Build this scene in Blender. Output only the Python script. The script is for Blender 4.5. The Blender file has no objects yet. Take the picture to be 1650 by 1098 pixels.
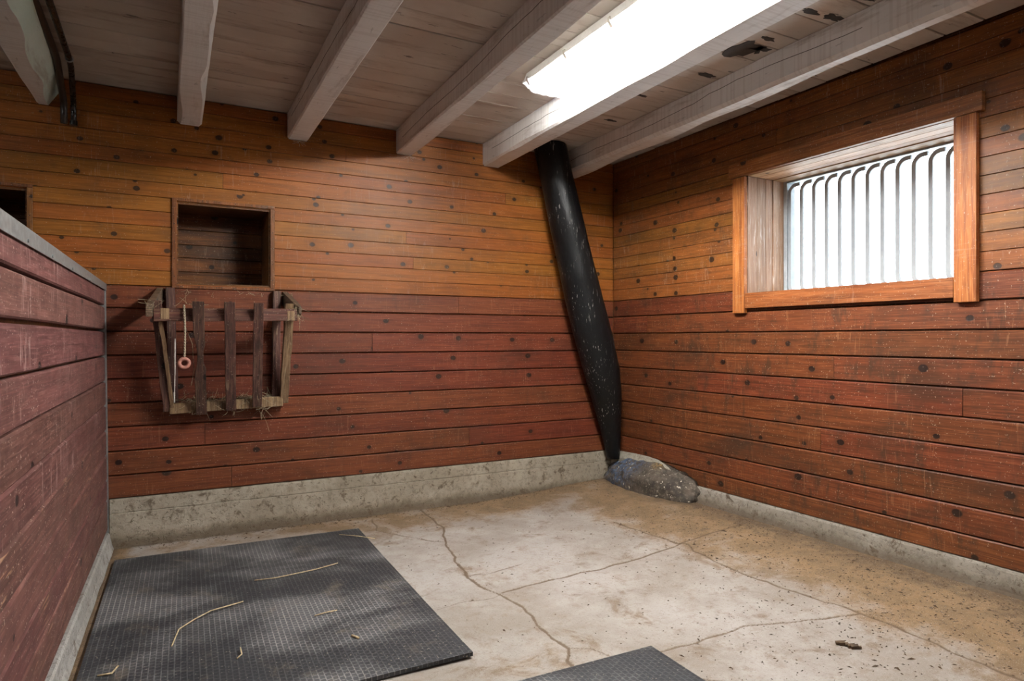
import bpy, math, random
import numpy as np
from mathutils import Vector, noise as mn

random.seed(7)
sc = bpy.context.scene
COL = sc.collection

# ------------------------------------------------------------------ camera, world, exposure
cam_d = bpy.data.cameras.new('camera')
cam = bpy.data.objects.new('camera', cam_d)
COL.objects.link(cam)
cam.location = (-3.249, -4.337, 1.2)
cam.rotation_euler = (math.radians(90), 0, -math.radians(27.973))
cam_d.sensor_width = 36
cam_d.lens = 1045 / 1650 * 36
cam_d.shift_y = -3 / 1650
cam_d.clip_start = 0.02
sc.camera = cam

w = bpy.data.worlds.new('overcast_sky')
sc.world = w
w.use_nodes = True
wb = w.node_tree.nodes['Background']
wb.inputs[0].default_value = (0.90, 0.95, 1.0, 1)
wb.inputs[1].default_value = 9.0

sc.view_settings.view_transform = 'Standard'
sc.view_settings.look = 'None'
sc.view_settings.gamma = 1
sc.view_settings.use_curve_mapping = False
sc.view_settings.exposure = 0.5
sc.cycles.use_denoising = True
sc.cycles.max_bounces = 10
sc.cycles.diffuse_bounces = 5
sc.cycles.transparent_max_bounces = 12
sc.cycles.sample_clamp_indirect = 8
LAMP_E = 520.0        # radiance of the tubes in the lamp in view
LAMP_E2 = 70.0        # tubes of the lamp in the next stall
FILL_LAMP_E = 100.0        # tubes of the unseen fill lamp added behind the camera

# ------------------------------------------------------------------ node helpers
class NT:
    def __init__(s, name):
        s.m = bpy.data.materials.new(name)
        s.m.use_nodes = True
        s.t = s.m.node_tree
        s.t.nodes.clear()
        s.out = s.n('ShaderNodeOutputMaterial')
    def n(s, typ, **kw):
        nd = s.t.nodes.new(typ)
        for k, v in kw.items():
            setattr(nd, k, v)
        return nd
    def put(s, sock, v):
        if isinstance(v, (int, float)):
            sock.default_value = v
        elif isinstance(v, (tuple, list)):
            if len(v) == 3 and sock.type == 'RGBA':
                v = (*v, 1)
            sock.default_value = v
        elif v is not None:
            s.t.links.new(v, sock)
    def math(s, op, a, b=None, c=None, clamp=False):
        nd = s.n('ShaderNodeMath', operation=op, use_clamp=clamp)
        s.put(nd.inputs[0], a); s.put(nd.inputs[1], b); s.put(nd.inputs[2], c)
        return nd.outputs[0]
    def mix(s, f, a, b, mode='MIX'):
        nd = s.n('ShaderNodeMix', data_type='RGBA', blend_type=mode)
        s.put(nd.inputs['Factor'], f)
        s.put(nd.inputs[6], a); s.put(nd.inputs[7], b)
        return nd.outputs[2]
    def ss(s, v, lo, hi, a=0.0, b=1.0):
        nd = s.n('ShaderNodeMapRange', interpolation_type='SMOOTHSTEP')
        s.put(nd.inputs[0], v); s.put(nd.inputs[1], lo); s.put(nd.inputs[2], hi)
        s.put(nd.inputs[3], a); s.put(nd.inputs[4], b)
        return nd.outputs[0]
    def noise(s, vec, scale, detail=4, rough=.55, dist=0, dim='3D'):
        nd = s.n('ShaderNodeTexNoise', noise_dimensions=dim)
        s.put(nd.inputs['Vector'], vec)
        nd.inputs['Scale'].default_value = scale
        nd.inputs['Detail'].default_value = detail
        nd.inputs['Roughness'].default_value = rough
        nd.inputs['Distortion'].default_value = dist
        return nd.outputs[0]
    def comb(s, x, y, z):
        nd = s.n('ShaderNodeCombineXYZ')
        s.put(nd.inputs[0], x); s.put(nd.inputs[1], y); s.put(nd.inputs[2], z)
        return nd.outputs[0]
    def coords(s):
        nd = s.n('ShaderNodeTexCoord')
        sp = s.n('ShaderNodeSeparateXYZ')
        s.t.links.new(nd.outputs['Object'], sp.inputs[0])
        return nd.outputs['Object'], sp.outputs
    def rand(s):
        return s.n('ShaderNodeObjectInfo').outputs['Random']
    def attr(s, name):
        return s.n('ShaderNodeAttribute', attribute_name=name).outputs['Fac']
    def bsdf(s, color, rough=.5, spec=.5, bump=None, bstr=.3, bdist=.01, metal=0, coat=0):
        b = s.n('ShaderNodeBsdfPrincipled')
        s.put(b.inputs['Base Color'], color)
        s.put(b.inputs['Roughness'], rough)
        s.put(b.inputs['Metallic'], metal)
        s.put(b.inputs['Specular IOR Level'], spec)
        s.put(b.inputs['Coat Weight'], coat)
        if bump is not None:
            bn = s.n('ShaderNodeBump')
            bn.inputs['Strength'].default_value = bstr
            bn.inputs['Distance'].default_value = bdist
            s.put(bn.inputs['Height'], bump)
            s.t.links.new(bn.outputs[0], b.inputs['Normal'])
        s.t.links.new(b.outputs[0], s.out.inputs[0])
        return b

AX = {'x': 0, 'y': 1, 'z': 2}

def wood(name, axis, across, dark, base, light, pitch=.136, knots=.5, knot_r=.016, dirt=.5,
         scratch=0.0, scratch_col=(.55, .45, .38), rough=.48, vary=.25, specks=.3, spec=.28,
         dirtcol=(.03, .017, .01), figure=.35, scr_vert=True, smudge=0):
    dark, base, light = [tuple(x * .86 for x in q) for q in (dark, base, light)]
    m = NT(name)
    v, sp = m.coords()
    L0, A, D = sp[AX[axis]], sp[AX[across]], sp[3 - AX[axis] - AX[across]]
    r = m.rand()
    L = m.math('MULTIPLY_ADD', r, 41.3, L0)
    D2 = m.math('MULTIPLY_ADD', r, 7.7, D)
    # grain
    gv = m.comb(m.math('MULTIPLY', L, 1.6), m.math('MULTIPLY', A, 55), m.math('MULTIPLY', D2, 30))
    g = m.noise(gv, 1, 6, .65, .6)
    gf = m.noise(m.comb(m.math('MULTIPLY', L, 7), m.math('MULTIPLY', A, 190), D2), 1, 3, .6)
    fv = m.noise(m.comb(m.math('MULTIPLY', L, .9), m.math('MULTIPLY', A, 6.0), D2), 1, 2, .5, .3)
    ring = m.math('SINE', m.math('MULTIPLY', fv, 75))
    ring = m.ss(ring, -.2, 1)
    c = m.mix(m.ss(g, .36, .60), dark, base)
    c = m.mix(m.math('MULTIPLY', m.ss(gf, .50, .66), .6), c, light)
    c = m.mix(m.math('MULTIPLY', m.ss(gf, .36, .48, 1, 0), .45), c, dark)
    c = m.mix(m.math('MULTIPLY', ring, figure), c, dark)
    # board to board variation
    hv = m.n('ShaderNodeHueSaturation')
    r2 = m.math('FRACT', m.math('MULTIPLY', r, 17.31))
    m.put(hv.inputs['Value'], m.math('MULTIPLY_ADD', r2, vary * 2, 1 - vary))
    m.put(hv.inputs['Hue'], m.math('MULTIPLY_ADD', r, .016, .492))
    m.put(hv.inputs['Color'], c)
    c = hv.outputs[0]
    # blotches
    bl = m.noise(m.comb(m.math('MULTIPLY', L0, 1.3), m.math('MULTIPLY', A, 2.4), D), 1.4, 5, .6, .2)
    c = m.mix(m.math('MULTIPLY', m.ss(bl, .48, .70), dirt), c, dirtcol)
    bl2 = m.noise(v, 9, 5, .7)
    c = m.mix(m.math('MULTIPLY', m.ss(bl2, .54, .72), dirt * .8), c, dirtcol)
    if smudge > 0:      # greasy upright rub marks left by the animals
        sn = m.noise(m.comb(m.math('MULTIPLY', L, 13), m.math('MULTIPLY', A, 3.2), D), 1, 5, .7, .3)
        sk = m.noise(v, 1.6, 2, .5)
        c = m.mix(m.math('MULTIPLY', m.math('MULTIPLY', m.ss(sn, .5, .66), m.ss(sk, .36, .6)), smudge), c, dirtcol)
    # knots
    kx, ky = 2.7, 1 / pitch
    vo = m.n('ShaderNodeTexVoronoi', voronoi_dimensions='2D', feature='F1')
    kv = m.comb(m.math('MULTIPLY', L, kx), m.math('MULTIPLY', A, ky), 0)
    m.put(vo.inputs['Vector'], kv)
    vo.inputs['Scale'].default_value = 1
    sub = m.n('ShaderNodeVectorMath', operation='SUBTRACT')
    m.t.links.new(vo.outputs['Position'], sub.inputs[0]); m.t.links.new(kv, sub.inputs[1])
    mul = m.n('ShaderNodeVectorMath', operation='MULTIPLY')
    m.t.links.new(sub.outputs[0], mul.inputs[0]); mul.inputs[1].default_value = (1 / kx * .8, pitch, 0)
    ln = m.n('ShaderNodeVectorMath', operation='LENGTH')
    m.t.links.new(mul.outputs[0], ln.inputs[0])
    cs = m.n('ShaderNodeSeparateColor'); m.t.links.new(vo.outputs['Color'], cs.inputs[0])
    kr = m.math('MULTIPLY_ADD', cs.outputs[1], knot_r * .8, knot_r * .5)
    kd = m.math('DIVIDE', m.math('MULTIPLY_ADD', m.math('SUBTRACT', bl2, .5), .016, ln.outputs['Value']), kr)
    on = m.math('LESS_THAN', cs.outputs[0], knots)
    km = m.math('MULTIPLY', m.ss(kd, .75, 1.1, 1, 0), on)
    halo = m.math('MULTIPLY', m.ss(kd, .9, 3.2, 1, 0), on)
    c = m.mix(m.math('MULTIPLY', halo, .45), c, dark)
    kc = tuple(x * .10 + .003 for x in dark)
    c = m.mix(m.math('MULTIPLY', km, .93), c, kc)
    # scratches and specks
    if scratch > 0:
        if scr_vert:
            sv = m.comb(m.math('MULTIPLY', L, 60), m.math('MULTIPLY', A, 5.5), D)
        else:
            sv = m.comb(m.math('MULTIPLY', L, 5), m.math('MULTIPLY', A, 70), D)
        s1 = m.noise(sv, 1, 3, .6, 1.0)
        msk = m.noise(v, 2.6, 3, .6)
        sm = m.math('MULTIPLY', m.ss(s1, .58, .67), m.ss(msk, .44, .62))
        c = m.mix(m.math('MULTIPLY', sm, scratch), c, scratch_col)
    if specks > 0:
        s2 = m.noise(v, 120, 1, .5)
        c = m.mix(m.math('MULTIPLY', m.ss(s2, .695, .73), specks), c, (.62, .55, .45))
    h = m.math('ADD', m.math('MULTIPLY', g, .5), m.math('MULTIPLY', gf, .3))
    h = m.math('SUBTRACT', h, m.math('MULTIPLY', km, .5))
    rg = m.math('MULTIPLY_ADD', bl2, .3, rough - .15)
    m.bsdf(c, rg, spec, h, .25, .004)
    return m.m

def paint(name, col, col2, axis='y', saw=True, rough=.55, peel=.3, peelcol=(.06, .05, .045), stain=(.22, .15, .10), stainamt=.5):
    m = NT(name)
    v, sp = m.coords()
    r = m.rand()
    L, = [sp[AX[axis]]]
    L2 = m.math('MULTIPLY_ADD', r, 13.7, L)
    oth = [sp[i] for i in range(3) if i != AX[axis]]
    big = m.noise(m.comb(m.math('MULTIPLY', L2, .8), oth[0], oth[1]), 2.2, 5, .6)
    c = m.mix(m.ss(big, .35, .7), col, col2)
    fine = m.noise(m.comb(m.math('MULTIPLY', L2, 3), m.math('MULTIPLY', oth[0], 60), m.math('MULTIPLY', oth[1], 60)), 1, 5, .6)
    st = m.noise(m.comb(m.math('MULTIPLY', L2, 1.5), m.math('MULTIPLY', oth[0], 9), m.math('MULTIPLY', oth[1], 9)), 1, 5, .7)
    c = m.mix(m.math('MULTIPLY', m.ss(st, .52, .70), stainamt), c, stain)
    pn = m.noise(m.comb(m.math('MULTIPLY', L2, 5), m.math('MULTIPLY', oth[0], 22), m.math('MULTIPLY', oth[1], 22)), 1, 6, .7, .4)
    c = m.mix(m.math('MULTIPLY', m.ss(pn, .64, .67), peel), c, peelcol)
    h = m.math('MULTIPLY', fine, .6)
    if saw:
        wv = m.noise(m.comb(m.math('MULTIPLY', L2, 75), m.math('MULTIPLY', oth[0], 3), m.math('MULTIPLY', oth[1], 1.5)), 1, 1, .5)
        h = m.math('ADD', h, m.math('MULTIPLY', wv, .7))
        c = m.mix(m.math('MULTIPLY', m.ss(wv, .5, .62), .13), c, stain)
    m.bsdf(c, rough, .3, h, .3, .006)
    return m.m

def concrete(name, a, b, dirtc, dirtamt=.6, zlow=None, rough=.85):
    m = NT(name)
    v, sp = m.coords()
    n1 = m.noise(v, 3, 6, .65)
    n2 = m.noise(v, 28, 5, .7)
    n3 = m.noise(v, 11, 6, .75, .5)
    c = m.mix(m.ss(n1, .35, .68), a, b)
    c = m.mix(m.math('MULTIPLY', m.ss(n2, .48, .64), .45), c, tuple(x * .5 for x in a))
    pk = m.noise(v, 42, 3, .65, .8)
    c = m.mix(m.math('MULTIPLY', m.ss(pk, .63, .68), .65), c, tuple(x * .7 for x in dirtc))
    c = m.mix(m.math('MULTIPLY', m.ss(n3, .545, .64), dirtamt), c, dirtc)
    if zlow is not None:
        z = m.math('MULTIPLY_ADD', m.math('SUBTRACT', n3, .5), .12, sp[2])
        c = m.mix(m.ss(z, zlow - .03, zlow + .05, .75, 0), c, dirtc)
    pv = m.noise(v, 45, 3, .6)
    hh = m.math('SUBTRACT', m.math('MULTIPLY_ADD', n3, .8, m.math('MULTIPLY', n2, .4)), m.math('MULTIPLY', m.ss(pv, .58, .66), .8))
    m.bsdf(c, rough, .25, hh, .5, .012)
    return m.m

def plain(name, col, rough=.5, metal=0, bumps=0, var=.25, spec=.5, scale=30):
    m = NT(name)
    v, sp = m.coords()
    n = m.noise(v, scale, 4, .6)
    c = m.mix(m.ss(n, .3, .75), tuple(x * (1 - var) for x in col), tuple(min(1, x * (1 + var)) for x in col))
    m.bsdf(c, m.math('MULTIPLY_ADD', n, .25, rough - .12), spec, n if bumps else None, bumps, .004, metal)
    return m.m

# ------------------------------------------------------------------ materials
AM = dict(dark=(.200, .063, .009), base=(.300, .099, .014), light=(.37, .140, .028))
AR = dict(dark=(.15, .050, .011), base=(.245, .083, .016), light=(.32, .125, .032))
RD = dict(dark=(.095, .023, .010), base=(.170, .046, .0165), light=(.225, .068, .031))
M = {}
M['amber_back'] = wood('amber_wood_back', 'x', 'z', **AM, pitch=.087, knots=.62, knot_r=.0135, dirt=.30, scratch=.14, vary=.07, figure=.12)
M['amber_right'] = wood('amber_wood_right', 'y', 'z', **AR, pitch=.087, knots=.5, knot_r=.016, dirt=.5, scratch=.20, vary=.07, smudge=.3, figure=.15)
M['red_back'] = wood('red_wood_back', 'x', 'z', **RD, pitch=.1365, knots=.6, knot_r=.016, dirt=.40, scratch=.15, scratch_col=(.40, .20, .12), vary=.09, smudge=.25, figure=.22)
RR = dict(dark=(.080, .021, .007), base=(.160, .043, .014), light=(.24, .080, .030))
M['red_right'] = wood('red_wood_right', 'y', 'z', **RR, pitch=.1365, knots=.5, knot_r=.018, dirt=.62, scratch=.26, scratch_col=(.36, .19, .10), vary=.12, smudge=.65, figure=.25)
PT = dict(dark=(.085, .033, .028), base=(.150, .058, .050), light=(.23, .115, .10))
M['partition'] = wood('partition_wood', 'y', 'z', **PT, pitch=.142, knots=.35, knot_r=.018, dirt=.22, scratch=.75, scratch_col=(.42, .29, .255), vary=.12, figure=.45, rough=.55, specks=.6)
M['partition_worn'] = wood('partition_worn_wood', 'y', 'z', **PT, pitch=.142, knots=.35, knot_r=.018, dirt=.3, scratch=.85, scratch_col=(.34, .20, .12), vary=.10, figure=.6, rough=.6, specks=.6, scr_vert=False)
M['niche'] = wood('niche_wood', 'x', 'z', dark=(.07, .026, .008), base=(.19, .072, .018), light=(.26, .11, .03), pitch=.1, knots=.6, dirt=.6, scratch=.10)
M['casing_v'] = wood('casing_wood_upright', 'z', 'y', dark=(.20, .058, .014), base=(.40, .135, .032), light=(.50, .22, .08), pitch=.12, knots=.4, dirt=.2, scratch=.1, figure=.15)
M['casing_h'] = wood('casing_wood_level', 'y', 'z', dark=(.20, .058, .014), base=(.40, .135, .034), light=(.50, .22, .08), pitch=.12, knots=.4, dirt=.3, scratch=.1, figure=.15)
M['jamb_v'] = wood('jamb_wood_upright', 'z', 'x', dark=(.34, .19, .12), base=(.50, .31, .20), light=(.62, .45, .34), pitch=.1, knots=.08, dirt=.2, scratch=.4, scratch_col=(.8, .76, .72), figure=.2, scr_vert=False)
M['jamb_h'] = wood('jamb_wood_level', 'y', 'x', dark=(.34, .18, .09), base=(.52, .31, .17), light=(.62, .43, .28), pitch=.1, knots=.3, dirt=.2, scratch=.2, figure=.3, scr_vert=False)
M['rack_z'] = wood('rack_wood_upright', 'z', 'x', dark=(.05, .026, .02), base=(.12, .055, .043), light=(.25, .15, .10), pitch=.1, knots=.3, dirt=.45, scratch=.5, scratch_col=(.36, .27, .17), figure=.2, scr_vert=False)
M['rack_x'] = wood('rack_wood_level', 'x', 'z', dark=(.07, .028, .02), base=(.16, .062, .042), light=(.28, .16, .10), pitch=.1, knots=.3, dirt=.45, scratch=.5, scratch_col=(.40, .30, .2), figure=.2, scr_vert=False)
M['rack_y'] = wood('rack_wood_deep', 'y', 'z', dark=(.07, .045, .03), base=(.15, .10, .065), light=(.30, .22, .14), pitch=.1, knots=.3, dirt=.5, scratch=.5, scratch_col=(.40, .30, .2), figure=.2, scr_vert=False)
M['rack_raw'] = wood('rack_wood_gnawed', 'z', 'x', dark=(.14, .085, .045), base=(.32, .21, .11), light=(.5, .36, .2), pitch=.1, knots=.2, dirt=.5, scratch=.4, scratch_col=(.5, .4, .26), figure=.3, scr_vert=False)
M['beam'] = paint('white_beam_paint', (.72, .70, .675), (.80, .785, .765))
M['beam_green'] = paint('green_white_paint', (.52, .60, .50), (.62, .68, .60), saw=False, peel=.3)
M['beam_white'] = paint('bright_white_paint', (.70, .70, .67), (.78, .78, .75), saw=False, peel=.2)
M['ceil'] = paint('ceiling_board_paint', (.48, .415, .36), (.61, .555, .495), axis='x', saw=False, peel=.75, stain=(.20, .125, .08), stainamt=.55)
M['bare'] = plain('bare_dark_board', (.05, .045, .042), .8, bumps=.3)
M['kerb'] = concrete('kerb_concrete', (.31, .268, .205), (.41, .365, .290), (.085, .057, .032), .75, .05)
M['kerb_r'] = concrete('kerb_concrete_right', (.27, .24, .195), (.36, .33, .28), (.08, .053, .03), .85, .10)
M['kerb_l'] = concrete('kerb_concrete_left', (.30, .285, .26), (.40, .385, .36), (.11, .08, .055), .6)
M['mortar'] = concrete('mortar', (.33, .30, .24), (.43, .40, .33), (.11, .075, .042), .6)
M['zinc'] = plain('galvanised_steel', (.42, .45, .45), .42, .85, .1, .18, scale=45)
M['black_pipe'] = plain('black_plastic', (.012, .012, .012), .28, 0, .1)
M['brown_pipe'] = plain('brown_black_plastic', (.035, .026, .022), .38, 0, .1)
M['bar'] = plain('grey_bar_paint', (.33, .36, .39), .45, 0, .05, .06)
M['frame_grey'] = plain('grey_window_frame', (.36, .40, .43), .5, 0, .1, .15)
M['plastic'] = plain('lamp_housing_plastic', (.72, .72, .69), .45, 0, 0, .05)
M['clip'] = plain('lamp_clip', (.40, .37, .33), .4, .3, 0, .1)
M['twine'] = plain('dirty_twine', (.42, .35, .25), .9, 0, .4, .3, scale=200)
M['ring'] = plain('terracotta_ring', (.46, .20, .15), .6, 0, .3, .3, scale=60)
M['string'] = plain('white_string', (.62, .58, .52), .8)
M['straw'] = plain('dry_straw', (.58, .46, .27), .65, 0, 0, .35, scale=90)
M['hay'] = plain('grey_hay', (.33, .27, .17), .8, 0, 0, .5, scale=80)
M['web'] = plain('dusty_cobweb', (.42, .37, .32), .9)
M['debris'] = plain('dark_crumbs', (.085, .055, .032), .9, 0, 0, .6, scale=14)
M['nail'] = plain('rusty_nail', (.05, .03, .02), .6, .5)

def rubber():
    m = NT('stall_mat_rubber')
    v, sp = m.coords()
    wob = m.noise(v, 7, 2, .5)
    bt = m.n('ShaderNodeTexBrick', offset=.5, offset_frequency=2)
    m.put(bt.inputs['Vector'], m.comb(sp[1], sp[0], 0))
    bt.inputs['Scale'].default_value = 1
    bt.inputs['Brick Width'].default_value = .024
    bt.inputs['Row Height'].default_value = .0205
    bt.inputs['Mortar Size'].default_value = .0022
    bt.inputs['Mortar Smooth'].default_value = .35
    big = m.noise(m.comb(m.math('MULTIPLY', sp[0], .7), sp[1], 0), 2.1, 4, .6, .3)
    fine = m.noise(v, 60, 4, .7)
    sheen_patch = m.ss(big, .42, .64)  # broad patches of reflected light put into the rubber's colour
    base = m.mix(sheen_patch, (.019, .021, .025), (.095, .098, .105))
    lines = m.mix(sheen_patch, (.062, .065, .070), (.34, .335, .32))
    c = m.mix(m.math('MULTIPLY', bt.outputs['Fac'], m.ss(fine, .25, .6)), base, lines)
    dust = m.noise(v, 5, 6, .75, .4)
    c = m.mix(m.math('MULTIPLY', m.ss(dust, .54, .72), .45), c, (.22, .18, .13))
    sp2 = m.noise(v, 95, 1)
    c = m.mix(m.math('MULTIPLY', m.ss(sp2, .68, .72), .5), c, (.4, .36, .28))
    h = m.math('ADD', m.math('MULTIPLY', bt.outputs['Fac'], 1), m.math('MULTIPLY', fine, .25))
    m.bsdf(c, m.ss(big, .3, .7, .55, .42), .5, h, .55, .003)
    return m.m
M['rubber'] = rubber()

def tar():
    m = NT('black_tarred_log')
    v, sp = m.coords()
    fl = m.noise(m.comb(m.math('MULTIPLY', sp[0], 95), m.math('MULTIPLY', sp[1], 95), m.math('MULTIPLY', sp[2], 9)), 1, 3, .6, .2)
    msk = m.noise(v, 4.5, 2)
    lump = m.noise(m.comb(m.math('MULTIPLY', sp[0], 16), m.math('MULTIPLY', sp[1], 16), m.math('MULTIPLY', sp[2], 4)), 1, 5, .6)
    f = m.math('MULTIPLY', m.ss(fl, .625, .68), m.ss(msk, .42, .60))
    c = m.mix(m.math('MULTIPLY', f, .6), (.004, .004, .0045), (.42, .41, .38))
    m.bsdf(c, m.math('MULTIPLY_ADD', lump, .4, .22), .22, m.math('ADD', lump, m.math('MULTIPLY', fl, .25)), .45, .012)
    return m.m
M['tar'] = tar()

def rockmat():
    m = NT('painted_granite')
    v, sp = m.coords()
    n1 = m.noise(v, 9, 6, .7)
    n2 = m.noise(v, 45, 5, .7)
    c = m.mix(m.ss(n1, .35, .7), (.038, .030, .024), (.115, .092, .070))
    c = m.mix(m.math('MULTIPLY', m.ss(n2, .5, .75), .6), c, (.30, .26, .20))
    # blue paint on the end near the post, ochre lichen patch
    d = m.n('ShaderNodeVectorMath', operation='DISTANCE'); m.put(d.inputs[0], v); d.inputs[1].default_value = (-.06, .22, .17)
    bl = m.math('MULTIPLY', m.ss(d.outputs['Value'], .10, .36, 1, 0), m.ss(m.noise(v, 26, 5, .75, .6), .44, .58))
    c = m.mix(m.math('MULTIPLY', bl, .8), c, (.085, .14, .25))
    d2 = m.n('ShaderNodeVectorMath', operation='DISTANCE'); m.put(d2.inputs[0], v); d2.inputs[1].default_value = (-.07, -.14, .17)
    oc = m.math('MULTIPLY', m.ss(d2.outputs['Value'], .02, .09, 1, 0), m.ss(n2, .4, .6))
    c = m.mix(oc, c, (.42, .26, .09))
    w1 = m.noise(v, 32, 3, .6)
    c = m.mix(m.ss(w1, .655, .68), c, (.62, .56, .46))
    m.bsdf(c, .75, .35, m.math('ADD', n1, m.math('MULTIPLY', n2, .5)), .7, .02)
    return m.m
M['rock'] = rockmat()

def floormat():
    m = NT('floor_concrete')
    v, sp = m.coords()
    dirt = m.attr('dirt'); crack = m.attr('crack'); grime = m.attr('grime')
    n1 = m.noise(v, 1.9, 7, .65, .3)
    n2 = m.noise(v, 14, 6, .7)
    n3 = m.noise(v, 85, 4, .7)
    n4 = m.noise(v, 260, 2, .6)
    c = m.mix(m.ss(n1, .35, .65), (.29, .250, .215), (.415, .385, .358))
    c = m.mix(m.math('MULTIPLY', m.ss(n2, .5, .68), .5), c, (.25, .19, .14))
    n5 = m.noise(v, 4.6, 8, .72, .4)
    d = m.math('ADD', dirt, m.math('MULTIPLY', m.math('SUBTRACT', n1, .5), 1.9))
    d = m.math('ADD', d, m.math('MULTIPLY', m.math('SUBTRACT', n5, .5), 1.6))
    c = m.mix(m.math('MULTIPLY', m.ss(d, .12, .85), .88), c, (.225, .135, .055))
    st = m.math('ADD', m.math('MULTIPLY', dirt, .12), n5)
    c = m.mix(m.math('MULTIPLY', m.ss(st, .53, .68), .6), c, (.15, .098, .054))
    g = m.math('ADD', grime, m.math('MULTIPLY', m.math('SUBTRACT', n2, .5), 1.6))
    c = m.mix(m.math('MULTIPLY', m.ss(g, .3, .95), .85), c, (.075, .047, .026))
    c = m.mix(m.math('MULTIPLY', m.ss(n3, .55, .66), .42), c, (.14, .10, .068))
    flk = m.noise(v, 34, 2, .8, 1.5)
    fmask = m.ss(m.math('ADD', m.math('MULTIPLY', dirt, .5), n1), .50, .95)
    c = m.mix(m.math('MULTIPLY', m.math('MULTIPLY', m.ss(flk, .60, .64), fmask), .85), c, (.065, .042, .026))
    c = m.mix(m.math('MULTIPLY', m.ss(n4, .60, .68), .4), c, (.60, .57, .54))
    ck = m.math('MULTIPLY_ADD', m.math('SUBTRACT', n3, .5), .9, crack)
    c = m.mix(m.math('MULTIPLY', m.ss(ck, .15, .8), .9), c, (.12, .078, .044))
    h = m.math('ADD', m.math('MULTIPLY', n3, .35), m.math('MULTIPLY', n2, .5))
    m.bsdf(c, .7, .3, h, .35, .008)
    return m.m
M['floor'] = floormat()

def lensmat(nm, f):
    m = NT(nm)
    t = m.n('ShaderNodeBsdfTransparent'); t.inputs[0].default_value = (.97, .97, .97, 1)
    tr = m.n('ShaderNodeBsdfTranslucent'); tr.inputs[0].default_value = (.92, .93, .92, 1)
    g = m.n('ShaderNodeBsdfGlossy'); g.inputs['Roughness'].default_value = .25
    a = m.n('ShaderNodeMixShader'); a.inputs[0].default_value = f
    m.t.links.new(t.outputs[0], a.inputs[1]); m.t.links.new(tr.outputs[0], a.inputs[2])
    b = m.n('ShaderNodeMixShader'); b.inputs[0].default_value = .06
    m.t.links.new(a.outputs[0], b.inputs[1]); m.t.links.new(g.outputs[0], b.inputs[2])
    m.t.links.new(b.outputs[0], m.out.inputs[0])
    return m.m
M['lens'] = lensmat('lamp_diffuser_ribbed', .45)
M['lens_end'] = lensmat('lamp_diffuser_clear_end', .10)

def emis(name, e, col=(1, .985, .95)):
    m = NT(name)
    em = m.n('ShaderNodeEmission'); em.inputs[0].default_value = (*col, 1); em.inputs[1].default_value = e
    m.t.links.new(em.outputs[0], m.out.inputs[0])
    return m.m
M['tube'] = emis('fluorescent_tube', LAMP_E)
M['tube2'] = emis('fluorescent_tube_next_stall', LAMP_E2)
M['fill_tube'] = emis('added_fill_lamp_tube', FILL_LAMP_E)

def glassmat():
    m = NT('window_glass')
    t = m.n('ShaderNodeBsdfTransparent'); t.inputs[0].default_value = (.93, .96, .96, 1)
    g = m.n('ShaderNodeBsdfGlossy'); g.inputs['Roughness'].default_value = .03
    fr = m.n('ShaderNodeFresnel'); fr.inputs[0].default_value = 1.45
    a = m.n('ShaderNodeMixShader')
    m.t.links.new(fr.outputs[0], a.inputs[0]); m.t.links.new(t.outputs[0], a.inputs[1]); m.t.links.new(g.outputs[0], a.inputs[2])
    m.t.links.new(a.outputs[0], m.out.inputs[0])
    return m.m
M['glass'] = glassmat()

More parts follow.
